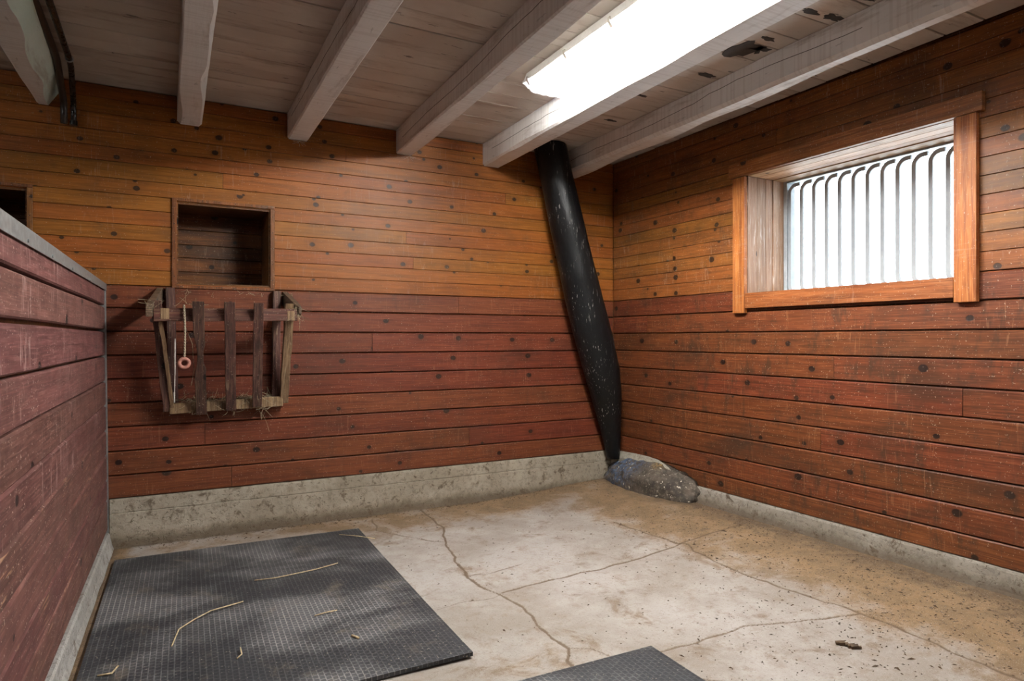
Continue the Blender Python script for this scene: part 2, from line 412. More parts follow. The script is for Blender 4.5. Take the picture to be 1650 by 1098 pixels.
# ------------------------------------------------------------------ mesh helpers
class MB:
    def __init__(s):
        s.v = []; s.f = []; s.mi = []; s.cur = 0
    def add(s, vs, fs):
        o = len(s.v)
        s.v += [tuple(p) for p in vs]
        for f in fs:
            s.f.append(tuple(i + o for i in f)); s.mi.append(s.cur)
    def box(s, x0, x1, y0, y1, z0, z1):
        vs = [(x0, y0, z0), (x1, y0, z0), (x1, y1, z0), (x0, y1, z0), (x0, y0, z1), (x1, y0, z1), (x1, y1, z1), (x0, y1, z1)]
        s.add(vs, [(0, 3, 2, 1), (4, 5, 6, 7), (0, 1, 5, 4), (1, 2, 6, 5), (2, 3, 7, 6), (3, 0, 4, 7)])
    def loft(s, rings, caps=True, close=True):
        n = len(rings[0]); vs = [p for r in rings for p in r]; fs = []
        for i in range(len(rings) - 1):
            for j in range(n if close else n - 1):
                k = (j + 1) % n
                fs.append((i * n + j, i * n + k, (i + 1) * n + k, (i + 1) * n + j))
        if caps:
            fs.append(tuple(range(n - 1, -1, -1)))
            b = (len(rings) - 1) * n
            fs.append(tuple(range(b, b + n)))
        s.add(vs, fs)
    def tube(s, pts, rad, seg=8, caps=True):
        pts = [Vector(p) for p in pts]; rings = []; up = None
        for i, p in enumerate(pts):
            a = pts[max(i - 1, 0)]; b = pts[min(i + 1, len(pts) - 1)]
            t = (b - a).normalized()
            if up is None:
                up = Vector((0, 0, 1)) if abs(t.z) < .9 else Vector((1, 0, 0))
            u = up - t * up.dot(t); u.normalize(); up = u
            w_ = t.cross(u)
            r = rad[i] if isinstance(rad, (list, tuple)) else rad
            rings.append([p + (u * math.cos(2 * math.pi * k / seg) + w_ * math.sin(2 * math.pi * k / seg)) * r for k in range(seg)])
        s.loft(rings, caps)
    def build(s, name, mats, parent=None, smooth=False, bevel=0, recalc=True):
        import bmesh
        me = bpy.data.meshes.new(name)
        me.from_pydata(s.v, [], s.f)
        mats = mats if isinstance(mats, (list, tuple)) else [mats]
        for m_ in mats:
            me.materials.append(m_)
        if len(mats) > 1:
            me.polygons.foreach_set('material_index', s.mi)
        bm = bmesh.new(); bm.from_mesh(me)
        if recalc:
            bmesh.ops.recalc_face_normals(bm, faces=bm.faces)
        if bevel:
            bmesh.ops.bevel(bm, geom=bm.edges[:], offset=bevel, segments=1, affect='EDGES', profile=.5, clamp_overlap=True)
        bm.to_mesh(me); bm.free()
        if smooth:
            me.polygons.foreach_set('use_smooth', [True] * len(me.polygons))
        me.update()
        o = bpy.data.objects.new(name, me)
        COL.objects.link(o)
        if parent is not None:
            o.parent = parent
        return o

def tag(o, label=None, cat=None, group=None, kind=None):
    if label: o['label'] = label
    if cat: o['category'] = cat
    if group: o['group'] = group
    if kind: o['kind'] = kind
    return o

def empty(name, loc=(0, 0, 0)):
    o = bpy.data.objects.new(name, None)
    o.empty_display_size = .1
    COL.objects.link(o); o.location = loc
    return o

def copy_tree(o, parent=None, matmap=None):
    c = o.copy(); COL.objects.link(c); c.parent = parent
    for ch in list(o.children):
        copy_tree(ch, c)
    return c

def jit(a):
    return random.uniform(-a, a)

# ------------------------------------------------------------------ constants of the room
CEIL = 2.645
LOW = [.283, .415, .554, .693, .831, .969, 1.105, 1.242, 1.377, 1.51]
UP = [1.51, 1.599, 1.687, 1.771, 1.859, 1.947, 2.032, 2.118, 2.213, 2.295, 2.382, 2.480, 2.565, 2.640]
SLR = -.01848                 # the right wall is not quite square to the back wall
SLP = .0185                   # nor is the partition
XL, YR = -8.0, -6.4           # far left wall and the wall behind the camera

def floor_z(x, y=-1):
    t = min(1, max(0, (x + 1.3) / 1.3)); t = t * t * (3 - 2 * t)
    return .06 * t

# ------------------------------------------------------------------ floor
def segs(poly, amp=.018):
    pts = []
    for (a, b) in zip(poly[:-1], poly[1:]):
        n = max(2, int(math.dist(a, b) / .035))
        for i in range(n):
            t = i / n
            x = a[0] + (b[0] - a[0]) * t; y = a[1] + (b[1] - a[1]) * t
            x += amp * mn.noise((x * 9, y * 9, 1.3)) + .4 * amp * mn.noise((x * 31, y * 31, 7)); y += amp * mn.noise((x * 9, y * 9, 8.1))
            pts.append((x, y))
    pts.append(poly[-1])
    return pts

CR = [(1.0, [(-1.69, -.02), (-1.69, -.3), (-1.70, -.5), (-1.77, -.68), (-1.82, -.85), (-1.87, -1.07), (-1.90, -1.27), (-1.92, -1.36), (-1.91, -1.48), (-1.88, -1.61), (-1.86, -1.70), (-1.85, -1.80), (-1.85, -1.90), (-1.89, -1.98), (-1.88, -2.07), (-1.89, -2.16), (-1.88, -2.22), (-1.93, -2.30), (-1.95, -2.37)]),
      (.8, [(-2.05, -.10), (-2.09, -.36), (-2.01, -.49), (-1.91, -.66), (-1.81, -.77)]),
      (.45, [(-1.81, -.93), (-1.63, -1.03), (-1.47, -1.17), (-1.32, -1.33)]),
      (.7, [(-1.91, -1.33), (-1.79, -1.36), (-1.58, -1.31)]),
      (.95, [(-1.86, -1.62), (-1.71, -1.59), (-1.52, -1.58), (-1.29, -1.57), (-1.08, -1.56), (-.85, -1.54), (-.66, -1.51), (-.40, -1.50), (-.14, -1.49)]),
      (.6, [(-2.19, -1.64), (-2.08, -1.63), (-1.93, -1.64), (-1.86, -1.63)]),
      (.9, [(-.73, -.96), (-.70, -1.24), (-.67, -1.49), (-.62, -1.54), (-.68, -1.65), (-.71, -1.89), (-.70, -2.11), (-.68, -2.34), (-.64, -2.59), (-.64, -2.72), (-.65, -2.87), (-.66, -3.03), (-.67, -3.4)]),
      (.8, [(-1.58, -2.41), (-1.41, -2.42), (-1.27, -2.41), (-1.13, -2.41), (-.97, -2.46), (-.80, -2.54), (-.66, -2.59)]),
      (.7, [(-1.88, -2.21), (-1.80, -2.26), (-1.77, -2.36)]),
      (.8, [(-1.61, -2.61), (-1.54, -2.68), (-1.47, -2.76), (-1.35, -2.95)])]

def build_floor():
    h = .0075
    xs = np.arange(-3.64, .075, h); ys = np.arange(-3.55, .035, h)
    X, Y = np.meshgrid(xs, ys)
    t = np.clip((X + 1.3) / 1.3, 0, 1); Z = .06 * t * t * (3 - 2 * t)
    crack = np.zeros_like(X)
    for wgt, poly in CR:
        pts = segs(poly)
        for a, b in zip(pts[:-1], pts[1:]):
            i0, i1 = np.searchsorted(xs, [min(a[0], b[0]) - .06, max(a[0], b[0]) + .06])
            j0, j1 = np.searchsorted(ys, [min(a[1], b[1]) - .06, max(a[1], b[1]) + .06])
            if i1 <= i0 or j1 <= j0: continue
            gx, gy = X[j0:j1, i0:i1], Y[j0:j1, i0:i1]
            dx, dy = b[0] - a[0], b[1] - a[1]; l2 = dx * dx + dy * dy + 1e-9
            u = np.clip(((gx - a[0]) * dx + (gy - a[1]) * dy) / l2, 0, 1)
            d = np.hypot(gx - a[0] - u * dx, gy - a[1] - u * dy)
            wd = .0066 * (.55 + .6 * wgt) * (1 + .7 * mn.noise((a[0] * 14, a[1] * 14, 3)))
            crack[j0:j1, i0:i1] = np.maximum(crack[j0:j1, i0:i1], wgt * np.exp(-(d / wd) ** 2))
    Z = Z - .004 * crack
    xr = SLR * Y                                   # right wall
    dr = xr - X; db = -Y; dl = X - (-3.52 + .024 * Y)
    def sm(d, a, b): 
        q = np.clip((d - a) / (b - a), 0, 1); return 1 - q * q * (3 - 2 * q)
    dirt = np.maximum.reduce([sm(dr, .35, 1.15) * .95, sm(db, .12, .75) * .95 * np.clip(1.25 + X * .25, .35, 1), sm(dl, .0, .2)])
    bl = np.exp(-((X + 1.2) ** 2 / .35 + (Y + 2.0) ** 2 / .5))  # paler centre under the lamp: worn concrete, with lamplight also painted in
    dirt = dirt - .35 * bl
    dirt = np.maximum(dirt, .33 * sm(Y, -2.45, -1.6) * sm(X, -1.9, -1.2))
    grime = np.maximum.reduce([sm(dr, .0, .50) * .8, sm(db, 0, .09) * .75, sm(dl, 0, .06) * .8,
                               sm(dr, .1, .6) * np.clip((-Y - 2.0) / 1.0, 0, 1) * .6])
    ny, nx = X.shape
    V = np.stack([X, Y, Z], -1).reshape(-1, 3)
    idx = np.arange(nx * ny).reshape(ny, nx)
    Fq = np.stack([idx[:-1, :-1], idx[:-1, 1:], idx[1:, 1:], idx[1:, :-1]], -1).reshape(-1, 4)
    ex = []
    x0, x1, y0, y1 = float(xs[0]), float(xs[-1]), float(ys[0]), float(ys[-1])
    V2 = [(XL - .1, YR - .1, 0), (x0, YR - .1, 0), (x0, y1, 0), (XL - .1, y1, 0)]
    nb = 14
    for k in range(nb + 1):
        xx = x0 + (x1 - x0) * k / nb
        V2 += [(xx, YR - .1, floor_z(xx)), (xx, y0, floor_z(xx))]
    o = len(V)
    F2 = [(o, o + 1, o + 2, o + 3)] + [(o + 4 + 2 * k, o + 6 + 2 * k, o + 7 + 2 * k, o + 5 + 2 * k) for k in range(nb)]
    V = np.concatenate([V, np.array(V2)]); n2 = len(V2)
    me = bpy.data.meshes.new('floor')
    nf = len(Fq) + len(F2)
    Fall = np.concatenate([Fq, np.array(F2)]).astype(np.int32)
    me.vertices.add(len(V)); me.vertices.foreach_set('co', V.astype(np.float32).ravel())
    me.loops.add(nf * 4); me.loops.foreach_set('vertex_index', Fall.ravel())
    me.polygons.add(nf); me.polygons.foreach_set('loop_start', np.arange(0, nf * 4, 4, dtype=np.int32))
    for nm, arr, pad in (('dirt', dirt, .4), ('crack', crack, 0), ('grime', grime, .1)):
        at = me.attributes.new(nm, 'FLOAT', 'POINT')
        at.data.foreach_set('value', np.concatenate([arr.ravel(), np.full(n2, pad)]).astype(np.float32))
    me.update(calc_edges=True); me.validate()
    me.polygons.foreach_set('use_smooth', [True] * nf)
    me.materials.append(M['floor'])
    ob = bpy.data.objects.new('floor', me); COL.objects.link(ob)
    tag(ob, 'worn cracked concrete stable floor with brown dirt', kind='structure')
build_floor()

# ------------------------------------------------------------------ planked walls
def plank_prof(z0, z1, d, ct, cb):
    """cross section (depth, height); depth 0 is the visible face, d the back"""
    return [(d, z0), (d, z1), (ct, z1), (0, z1 - ct), (0, z0 + cb), (cb, z0)]

def hplank(mb, axis, a0, a1, z0, z1, face, d=.02, ct=.005, cb=.003, tilt=0):
    """a board along x (axis 'x', face = y of its front) or along y (axis 'y', face = x of its front)"""
    rings = []
    for i, a in enumerate((a0, a1)):
        r = []
        for dd, z in plank_prof(z0, z1, d, ct, cb):
            zz = z + (tilt if i else -tilt)
            if axis == 'x': r.append((a, face + dd, zz))
            else: r.append((face + dd + SLR * a, a, zz))
        rings.append(r)
    mb.loft(rings)

def rows(edges, gap):
    return [(edges[i] + gap / 2, edges[i + 1] - gap / 2) for i in range(len(edges) - 1)]

def clip_holes(a0, a1, z0, z1, holes):
    """pieces of the rectangle outside the holes (holes: a0, a1, z0, z1)"""
    for (h0, h1, g0, g1) in holes:
        if h1 <= a0 or h0 >= a1 or g1 <= z0 + .004 or g0 >= z1 - .004: continue
        out = []
        if h0 > a0 + .01: out += clip_holes(a0, h0, z0, z1, holes)
        if h1 < a1 - .01: out += clip_holes(h1, a1, z0, z1, holes)
        m0, m1 = max(a0, h0), min(a1, h1)
        if g0 > z0 + .01: out += clip_holes(m0, m1, z0, g0, holes)
        if g1 < z1 - .01: out += clip_holes(m0, m1, g1, z1, holes)
        return out
    return [(a0, a1, z0, z1)]

def backing(name, axis, a0, a1, z0, z1, d0, d1, holes, mat, label):
    mb = MB()
    for (p0, p1, q0, q1) in clip_holes(a0, a1, z0, z1, holes):
        if axis == 'x': mb.box(p0, p1, d0, d1, q0, q1)
        else:
            r = [[(d0 + SLR * a, a, q0), (d0 + SLR * a, a, q1), (d1 + SLR * a, a, q1), (d1 + SLR * a, a, q0)] for a in (p0, p1)]
            mb.loft(r)
    o = mb.build(name, mat)
    tag(o, label, kind='structure')
    return o

NICHE = [(-3.205, -2.672, 1.522, 2.014), (-4.45, -3.918, 1.522, 2.014)]
wall_back = backing('wall_back', 'x', XL - .1, .6, -.1, CEIL + .12, .0225, .45, NICHE, M['niche'], 'back wall of amber boards above red stained boards')

def split(a0, a1, cuts):
    c = sorted([a0, a1] + [x for x in cuts if a0 + .05 < x < a1 - .05])
    return list(zip(c[:-1], c[1:]))

BCUT = {0: [-2.9], 1: [-1.3, -4.2], 2: [-3.05], 3: [-5.3], 4: [-4.4], 5: [-5.6], 6: [-2.02], 7: [-5.0], 8: [-1.385, -4.6]}
for i, (z0, z1) in enumerate(rows(LOW, .007)):
    for (a, b) in split(XL, -.003, BCUT.get(i, [])):
        mb = MB(); hplank(mb, 'x', a + .0012, b - .0012, z0, z1, jit(.0015), d=.0205, ct=.006, cb=.003)
        mb.build('plank', M['red_back'], wall_back)
UCUT = {2: [-1.728], 5: [-3.9], 7: [-2.95, -5.2], 8: [-1.0], 9: [-4.1], 10: [-2.2], 4: [-1.78], 0: [-5.0]}
for i, (z0, z1) in enumerate(rows(UP, .0024)):
    for (a, b) in split(XL, -.003, UCUT.get(i, [])):
        for (p0, p1, q0, q1) in clip_holes(a + .0008, b - .0008, z0, z1, NICHE):
            mb = MB(); hplank(mb, 'x', p0, p1, q0, q1, jit(.001), d=.0210, ct=.0018, cb=.0014)
            mb.build('plank', M['amber_back'], wall_back)

WIN = (-2.612, -1.384, 1.488, 2.238)
wall_right = backing('wall_right', 'y', YR - .1, .45, -.1, CEIL + .12, .0225, .44, [(WIN[0] - .022, WIN[1] + .022, WIN[2] - .022, WIN[3] + .022)], M['niche'], 'right wall of amber boards above red stained boards, with a barred window')
RLOW = [.172] + LOW
RCUT = {0: [-4.6], 1: [-3.9], 2: [-4.4], 3: [-1.9, -4.9], 4: [-3.5], 5: [-.95, -2.64], 6: [-1.98], 7: [-4.0], 8: [-.42, -3.6], 9: [-4.2]}
WH = [(WIN[0] - .04, WIN[1] + .04, WIN[2] - .04, WIN[3] + .04)]
for i, (z0, z1) in enumerate(rows(RLOW, .007)):
    for (a, b) in split(YR, -.004, RCUT.get(i, [])):
        if i == 0: b = min(b, -.45)
        for (p0, p1, q0, q1) in clip_holes(a + .0012, b - .0012, z0, z1, WH):
            mb = MB(); hplank(mb, 'y', p0, p1, q0, q1, jit(.0015), d=.0205, ct=.006, cb=.003)
            mb.build('plank', M['red_right'], wall_right)
RUC = {1: [-3.1], 3: [-.7, -3.4], 6: [-3.3], 10: [-1.6], 11: [-3.0]}
for i, (z0, z1) in enumerate(rows(UP, .0026)):
    for (a, b) in split(YR, -.004, RUC.get(i, [])):
        for (p0, p1, q0, q1) in clip_holes(a + .0008, b - .0008, z0, z1, WH):
            mb = MB(); hplank(mb, 'y', p0, p1, q0, q1, jit(.001), d=.0210, ct=.0018, cb=.0014)
            mb.build('plank', M['amber_right'], wall_right)

mb = MB(); mb.box(XL - .15, XL, YR - .1, .45, -.1, CEIL + .12)
tag(mb.build('wall_left', M['red_back']), 'far red boarded wall of the next stall', kind='structure')
mb = MB(); mb.box(XL - .15, .6, YR - .25, YR - .1, -.1, CEIL + .12)
tag(mb.build('wall_front', M['red_back']), 'boarded wall behind the viewer', kind='structure')

# ------------------------------------------------------------------ ceiling
mb = MB(); mb.box(XL - .15, .6, YR - .25, .6, CEIL + .024, CEIL + .12)
ceiling = tag(mb.build('ceiling', M['niche']), 'low ceiling of pale painted boards', kind='structure')
CY = [.02, -.14, -.26, -.385, -.50, -.625, -.77, -.925, -1.09, -1.25, -1.46, -1.62, -1.775, -1.95, -2.10, -2.22, -2.385, -2.58, -2.75]
while CY[-1] > YR: CY.append(CY[-1] - random.choice((.15, .17, .2)))
for a, b in zip(CY[1:], CY[:-1]):
    mb = MB(); off = jit(.002); g = random.choice((.004, .005, .008))
    pr = [(a + g, CEIL + .022), (b, CEIL + .022), (b, CEIL + .002 + off), (b - .002, CEIL + off), (a + g + .002, CEIL + off), (a + g, CEIL + .002 + off)]
    mb.loft([[(x, y, z) for y, z in pr] for x in (XL, .02)])
    mb.build('plank', M['ceil'], ceiling)
# flaked-off paint patches
def patch(cx, cy, pts, z):
    mb = MB()
    top = [(cx + x, cy + y, z) for x, y in pts]; bot = [(cx + x, cy + y, z + .003) for x, y in pts]
    mb.loft([top, bot])
    return mb.build('bare_patch', M['bare'], ceiling)
def blob(rx, ry, seed, n=18):
    out = []
    for k in range(n):
        a = 2 * math.pi * k / n
        r = 1 + .9 * mn.noise((math.cos(a) * 1.7 + seed * 3.1, math.sin(a) * 1.7, seed)) + .4 * mn.noise((math.cos(a) * 5, math.sin(a) * 5, seed * 2.2))
        out.append((rx * r * math.cos(a), ry * r * math.sin(a)))
    return out
for k, (x, y, rx, ry) in enumerate([(-.72, -2.02, .075, .075), (-.64, -2.06, .05, .03), (-.70, -2.16, .04, .015), (-.86, -1.86, .035, .022), (-.64, -1.70, .05, .02),
                                   (-.60, -2.44, .06, .022), (-.75, -2.43, .05, .014), (-.62, -2.62, .04, .014), (-.70, -2.72, .06, .014), (-.93, -1.72, .03, .012), (-.78, -1.30, .05, .012), (-.66, -.86, .04, .012)]):
    patch(x, y, blob(rx, ry, k + 1), CEIL - .0032)

# ------------------------------------------------------------------ ceiling beams
BEAMS = [  # left/right x at the wall, left/right x 2.5 m out, label, seed
    (-3.882, -3.768, -3.930, -3.690, 'white ceiling beam with a pale green side, beside the black pipes', 1),
    (-3.200, -3.066, -3.190, -3.082, 'ceiling beam with ragged white paint edges, above the feed niche', 2),
    (-2.573, -2.445, -2.578, -2.458, 'saw-marked white ceiling beam, next to the right of the ragged-edged one', 3),
    (-1.854, -1.718, -1.904, -1.780, 'white ceiling beam just left of the fluorescent lamp', 4),
    (-1.190, -1.052, -1.214, -1.062, 'brightly lit white ceiling beam just right of the fluorescent lamp', 5),
    (-.520, -.330, -.556, -.432, 'rough white ceiling beam nearest the window wall, beside the black post', 6)]
for (l0, r0, l1, r1, lab, sd) in BEAMS:
    t = empty('ceiling_beam', ((l0 + r0) / 2, 0, CEIL))
    tag(t, lab, 'beam', 'exposed ceiling beams')
    ox, oz = (l0 + r0) / 2, CEIL
    rings = []; N = 90
    for i in range(N + 1):
        y = .02 - i / N * (-.02 - YR + .06)
        u = min(1, max(0, -y / 2.5)) if sd != 6 else min(1.4, max(0, -y / 2.5))
        l = l0 + (l1 - l0) * u; r = r0 + (r1 - r0) * u
        n1 = mn.noise((y * 1.1, sd * 5.3, 0)); n2 = mn.noise((y * 4.5, sd * 3.3, 2)); n3 = mn.noise((y * 2.2, sd * 1.7, 9))
        zb = 2.480 + .004 * n1
        wl = .008 + .008 * max(0, n1 + .4 * n2); wr = .008 + .008 * max(0, n3)
        if sd == 2: wr = .012 + .050 * max(0, n3 + .5 * n2 + .05); wl = .006 + .035 * max(0, n1 + .5 * n2 + .15)
        if sd == 1: wr = .035 + .05 * max(0, n3 + .4 * n2 + .2) + .02 * u
        if sd == 4: wr = .012 + .03 * max(0, n1 + .4)
        if sd == 5: wl = .012 + .03 * max(0, n1 + .3 * n2 + .1)
        if sd == 6: wl = .02; wr = .03 + .035 * max(0, n3 + .3)
        hl = wl * .9; hr = wr * (1.6 if sd == 1 else 1.0)
        bow = .012 * n1 if sd in (4, 6) else .004 * n1
        l += bow + .003 * n2; r += bow + .003 * n3
        top = CEIL - .0035
        rings.append([(l - ox, y, top - oz), (l - ox, y, zb + hl - oz), (l + wl - ox, y, zb - oz), (r - wr - ox, y, zb - oz), (r - ox, y, zb + hr - oz), (r - ox, y, top - oz)])
    mb = MB(); n = 6
    vs = [p for rr in rings for p in rr]; o = 0
    mb.add(vs, [])
    for i in range(N):
        for j in range(n):
            k = (j + 1) % n
            mb.f.append((i * n + j, i * n + k, (i + 1) * n + k, (i + 1) * n + j))
            mb.mi.append(1 if (sd == 1 and j in (3, 4)) or (sd == 2 and j == 3) else 0)
    mb.f.append(tuple(range(n - 1, -1, -1))); mb.mi.append(0)
    mb.f.append(tuple(range(N * n, N * n + n))); mb.mi.append(0)
    mats = [M['beam'], M['beam_green'] if sd == 1 else M['beam_white']]
    mb.build('timber', mats, t)
    # a long drying crack along the left cheek
    if sd in (3, 4, 5, 6):
        cm = MB(); prev = None
        pts = []
        for i in range(40):
            y = -.15 - i * .07
            u = min(1, -y / 2.5); l = l0 + (l1 - l0) * u
            n1 = mn.noise((y * 1.1, sd * 5.3, 0)); n2 = mn.noise((y * 4.5, sd * 3.3, 2))
            l += (.012 * n1 if sd in (4, 6) else .004 * n1) + .003 * n2
            pts.append((l - ox + .0005, y, 2.568 - oz + .030 * mn.noise((y * 1.4, sd, 4)) + .006 * mn.noise((y * 9, sd, 4)) + .01 * (y + 1) * (1 if sd % 2 else -1)))
        rr = [[(x - .0012, y, z - .0014), (x - .0012, y, z + .0014), (x + .004, y, z + .0014), (x + .004, y, z - .0014)] for x, y, z in pts]
        cm.loft(rr); cm.build('drying_crack', M['bare'], t)

# ------------------------------------------------------------------ concrete kerbs
def kerb_back():
    mb = MB(); rings = []; N = 130
    for i in range(N + 1):
        x = -3.54 + i / N * 3.54
        e = .004 * mn.noise((x * 6, 0, 3)); b = .010 + .006 * mn.noise((x * 3, 4, 1))
        zt = .2815 + .002 * mn.noise((x * 5, 1, 1))
        prof = [(.02, zt), (-.002 + e, zt), (-.004 + e, zt - .012), (-.004 + e * 1.5, .202 + e * .6), (.001 + e, .199 + e * .6), (-.005 - e, .194 + e * .6), (-.006 - e, .10), (-b, .03), (-b - .006, -.02), (.02, -.02)]
        rings.append([(x, y, z) for y, z in prof])
    mb.loft(rings)
    o = mb.build('baseboard_back', M['kerb'], smooth=False)
    tag(o, 'rough grey concrete kerb under the back wall boards', kind='structure')
kerb_back()
def kerb_right():
    mb = MB(); rings = []; N = 150
    for i in range(N + 1):
        y = YR + i / N * (-YR - .5)
        e = .004 * mn.noise((y * 6, 0, 5)); b = .012 + .008 * mn.noise((y * 3, 4, 1))
        zt = .172 + .002 * mn.noise((y * 5, 1, 1)); xo = SLR * y
        prof = [(.02, zt), (-.004 + e, zt), (-.008 + e, zt - .012), (-.010 + e * 1.5, .12), (-b - .006, .075), (-b - .018, .03), (.02, .0)]
        rings.append([(x + xo, y, z) for x, z in prof])
    mb.loft(rings)
    o = mb.build('baseboard_right', M['kerb_r'])
    tag(o, 'dirty low concrete kerb under the window wall boards', kind='structure')
    # mortar bedding the boulder against the wall
    mb = MB(); ring2 = []
    prof = [(-.02, .278), (-.12, .288), (-.3, .296), (-.45, .298), (-.56, .292), (-.64, .268), (-.72, .232), (-.79, .190), (-.84, .165)]
    for y, zt in prof:
        n = .004 * mn.noise((y * 12, 3, 1)); zt += n
        ring2.append([(-.0012 + SLR * y * 0 + .0, y, .0), (-.0012, y, zt), (-.008 + n, y, zt), (-.016 + n, y, zt - .02), (-.034 + n, y, zt - .05), (-.034, y, .0)])
    mb.loft(ring2); mb.build('mortar', M['mortar'], o)
kerb_right()
def kerb_left():
    mb = MB(); rings = []; N = 120
    for i in range(N + 1):
        y = YR + i / N * (-YR - .012)
        xo = -3.521 + .024 * y
        e = .006 * mn.noise((y * 5, 2, 5)); e2 = .006 * mn.noise((y * 11, 7, 5))
        zt = .098 + max(-.0125, -.0125) * 0 + (-y) * .011
        xt = -3.549 + SLP * y
        prof = [(xt - .03, zt), (xt + .004, zt), (xt + .010 + e2 * .4, zt - .01 + e2 * .5), (xo - .008 + e, .035 + e2), (xo + .002 + e, .0), (xo + .002, -.02), (xt - .03, -.02)]
        rings.append([(x, yy, z) for (x, z) in prof for yy in (y,)])
    mb.loft(rings)
    tag(mb.build('baseboard_left', M['kerb_l']), 'pale worn concrete kerb along the foot of the partition', kind='structure')
kerb_left()

# ------------------------------------------------------------------ stall partition
part = empty('stall_partition', (-3.56, 0, 0))
tag(part, 'low dark red boarded stall partition with a galvanised steel top rail', 'partition')
def px_(y, z): return -3.548 - .011 * z + SLP * y + 3.56
PZ = [.112, .285, .400, .540, .680, .822, .958, 1.100, 1.246, 1.386, 1.478]
for i in range(len(PZ) - 1):
    gap = .014 if i in (8, 7) else .006
    z0, z1 = PZ[i] + gap / 2, PZ[i + 1] - gap / 2
    N = 40; rings = []; off = jit(.0015)
    for k in range(N + 1):
        y = YR + k / N * (-YR - .030)
        zz0 = z0 + .003 * mn.noise((y * .8, i, 2)) + (.0115 * -y if i == 0 else 0); zz1 = z1 + .003 * mn.noise((y * .8, i + 1, 2))
        if i in (0, 1):
            tt = .4 + .6 * max(0, mn.noise((y * .9, 5, i)) )
        f = px_(y, (zz0 + zz1) / 2) + off
        tl = .5 * (zz1 - zz0) * -.011
        rings.append([(f - .035, y, zz0), (f - .006 - tl, y, zz0), (f - tl, y, zz0 + .005), (f + tl, y, zz1 - .007), (f - .008 + tl, y, zz1), (f - .035, y, zz1)])
    mb = MB(); mb.loft(rings); mb.build('plank', M['partition_worn' if i < 4 else 'partition'], part)
# core of the partition so nothing shows through the joints
mb = MB(); mb.loft([[(px_(y, .1) - .042, y, .10), (px_(y, .1) - .030, y, .13), (px_(y, 1.47) - .030, y, 1.475), (px_(y, 1.47) - .042, y, 1.475)] for y in (YR, -.035)])
mb.build('back_sheet', M['niche'], part)
mb = MB(); rings = []
for y, zb in ((YR, 1.440), (-2.6, 1.460), (-.004, 1.474)):
    f = px_(y, 1.49)
    rings.append([(f + .006, y, zb), (f + .0095, y, zb), (f + .0095, y, 1.510), (f - .055, y, 1.510), (f - .055, y, zb), (f - .051, y, zb), (f - .051, y, 1.505), (f + .006, y, 1.505)])
mb.loft(rings); rail = mb.build('top_rail', M['zinc'], part)
rail['label'] = 'galvanised steel top rail'
for y in (-.35, -.75, -1.28, -1.72, -2.1, -2.45):
    f = px_(y, 1.47)
    mb = MB(); mb.tube([(f + .009, y, 1.474), (f + .0125, y, 1.474)], .0055, 8); mb.build('screw', M['zinc'], rail)
mb = MB()
for z0, z1 in ((.10, 1.475),):
    f0, f1 = px_(-.02, .1), px_(-.02, 1.475)
    mb.loft([[(f - .045, -.028, z), (f + .007, -.028, z), (f + .007, -.004, z), (f - .045, -.004, z)] for f, z in ((f0, z0), (f1, z1))])
mb.build('end_channel', M['zinc'], part)
for (y0, y1, z0, z1) in ((-1.86, -1.78, .33, .385), (-.56, -.47, .285, .335)):
    mb = MB(); f = px_(y0, .36) + .0016
    pts = [(y0, z0 + .004), (y1, z0 + .004), (y1 - .012, z1), (y0 + .03, z0 + .02)]
    mb.loft([[(f - .002, y, z) for y, z in pts], [(f, y, z) for y, z in pts]])
    g = mb.build('chip', M['bare'], part); g['label'] = 'dark broken chip in the lower board'

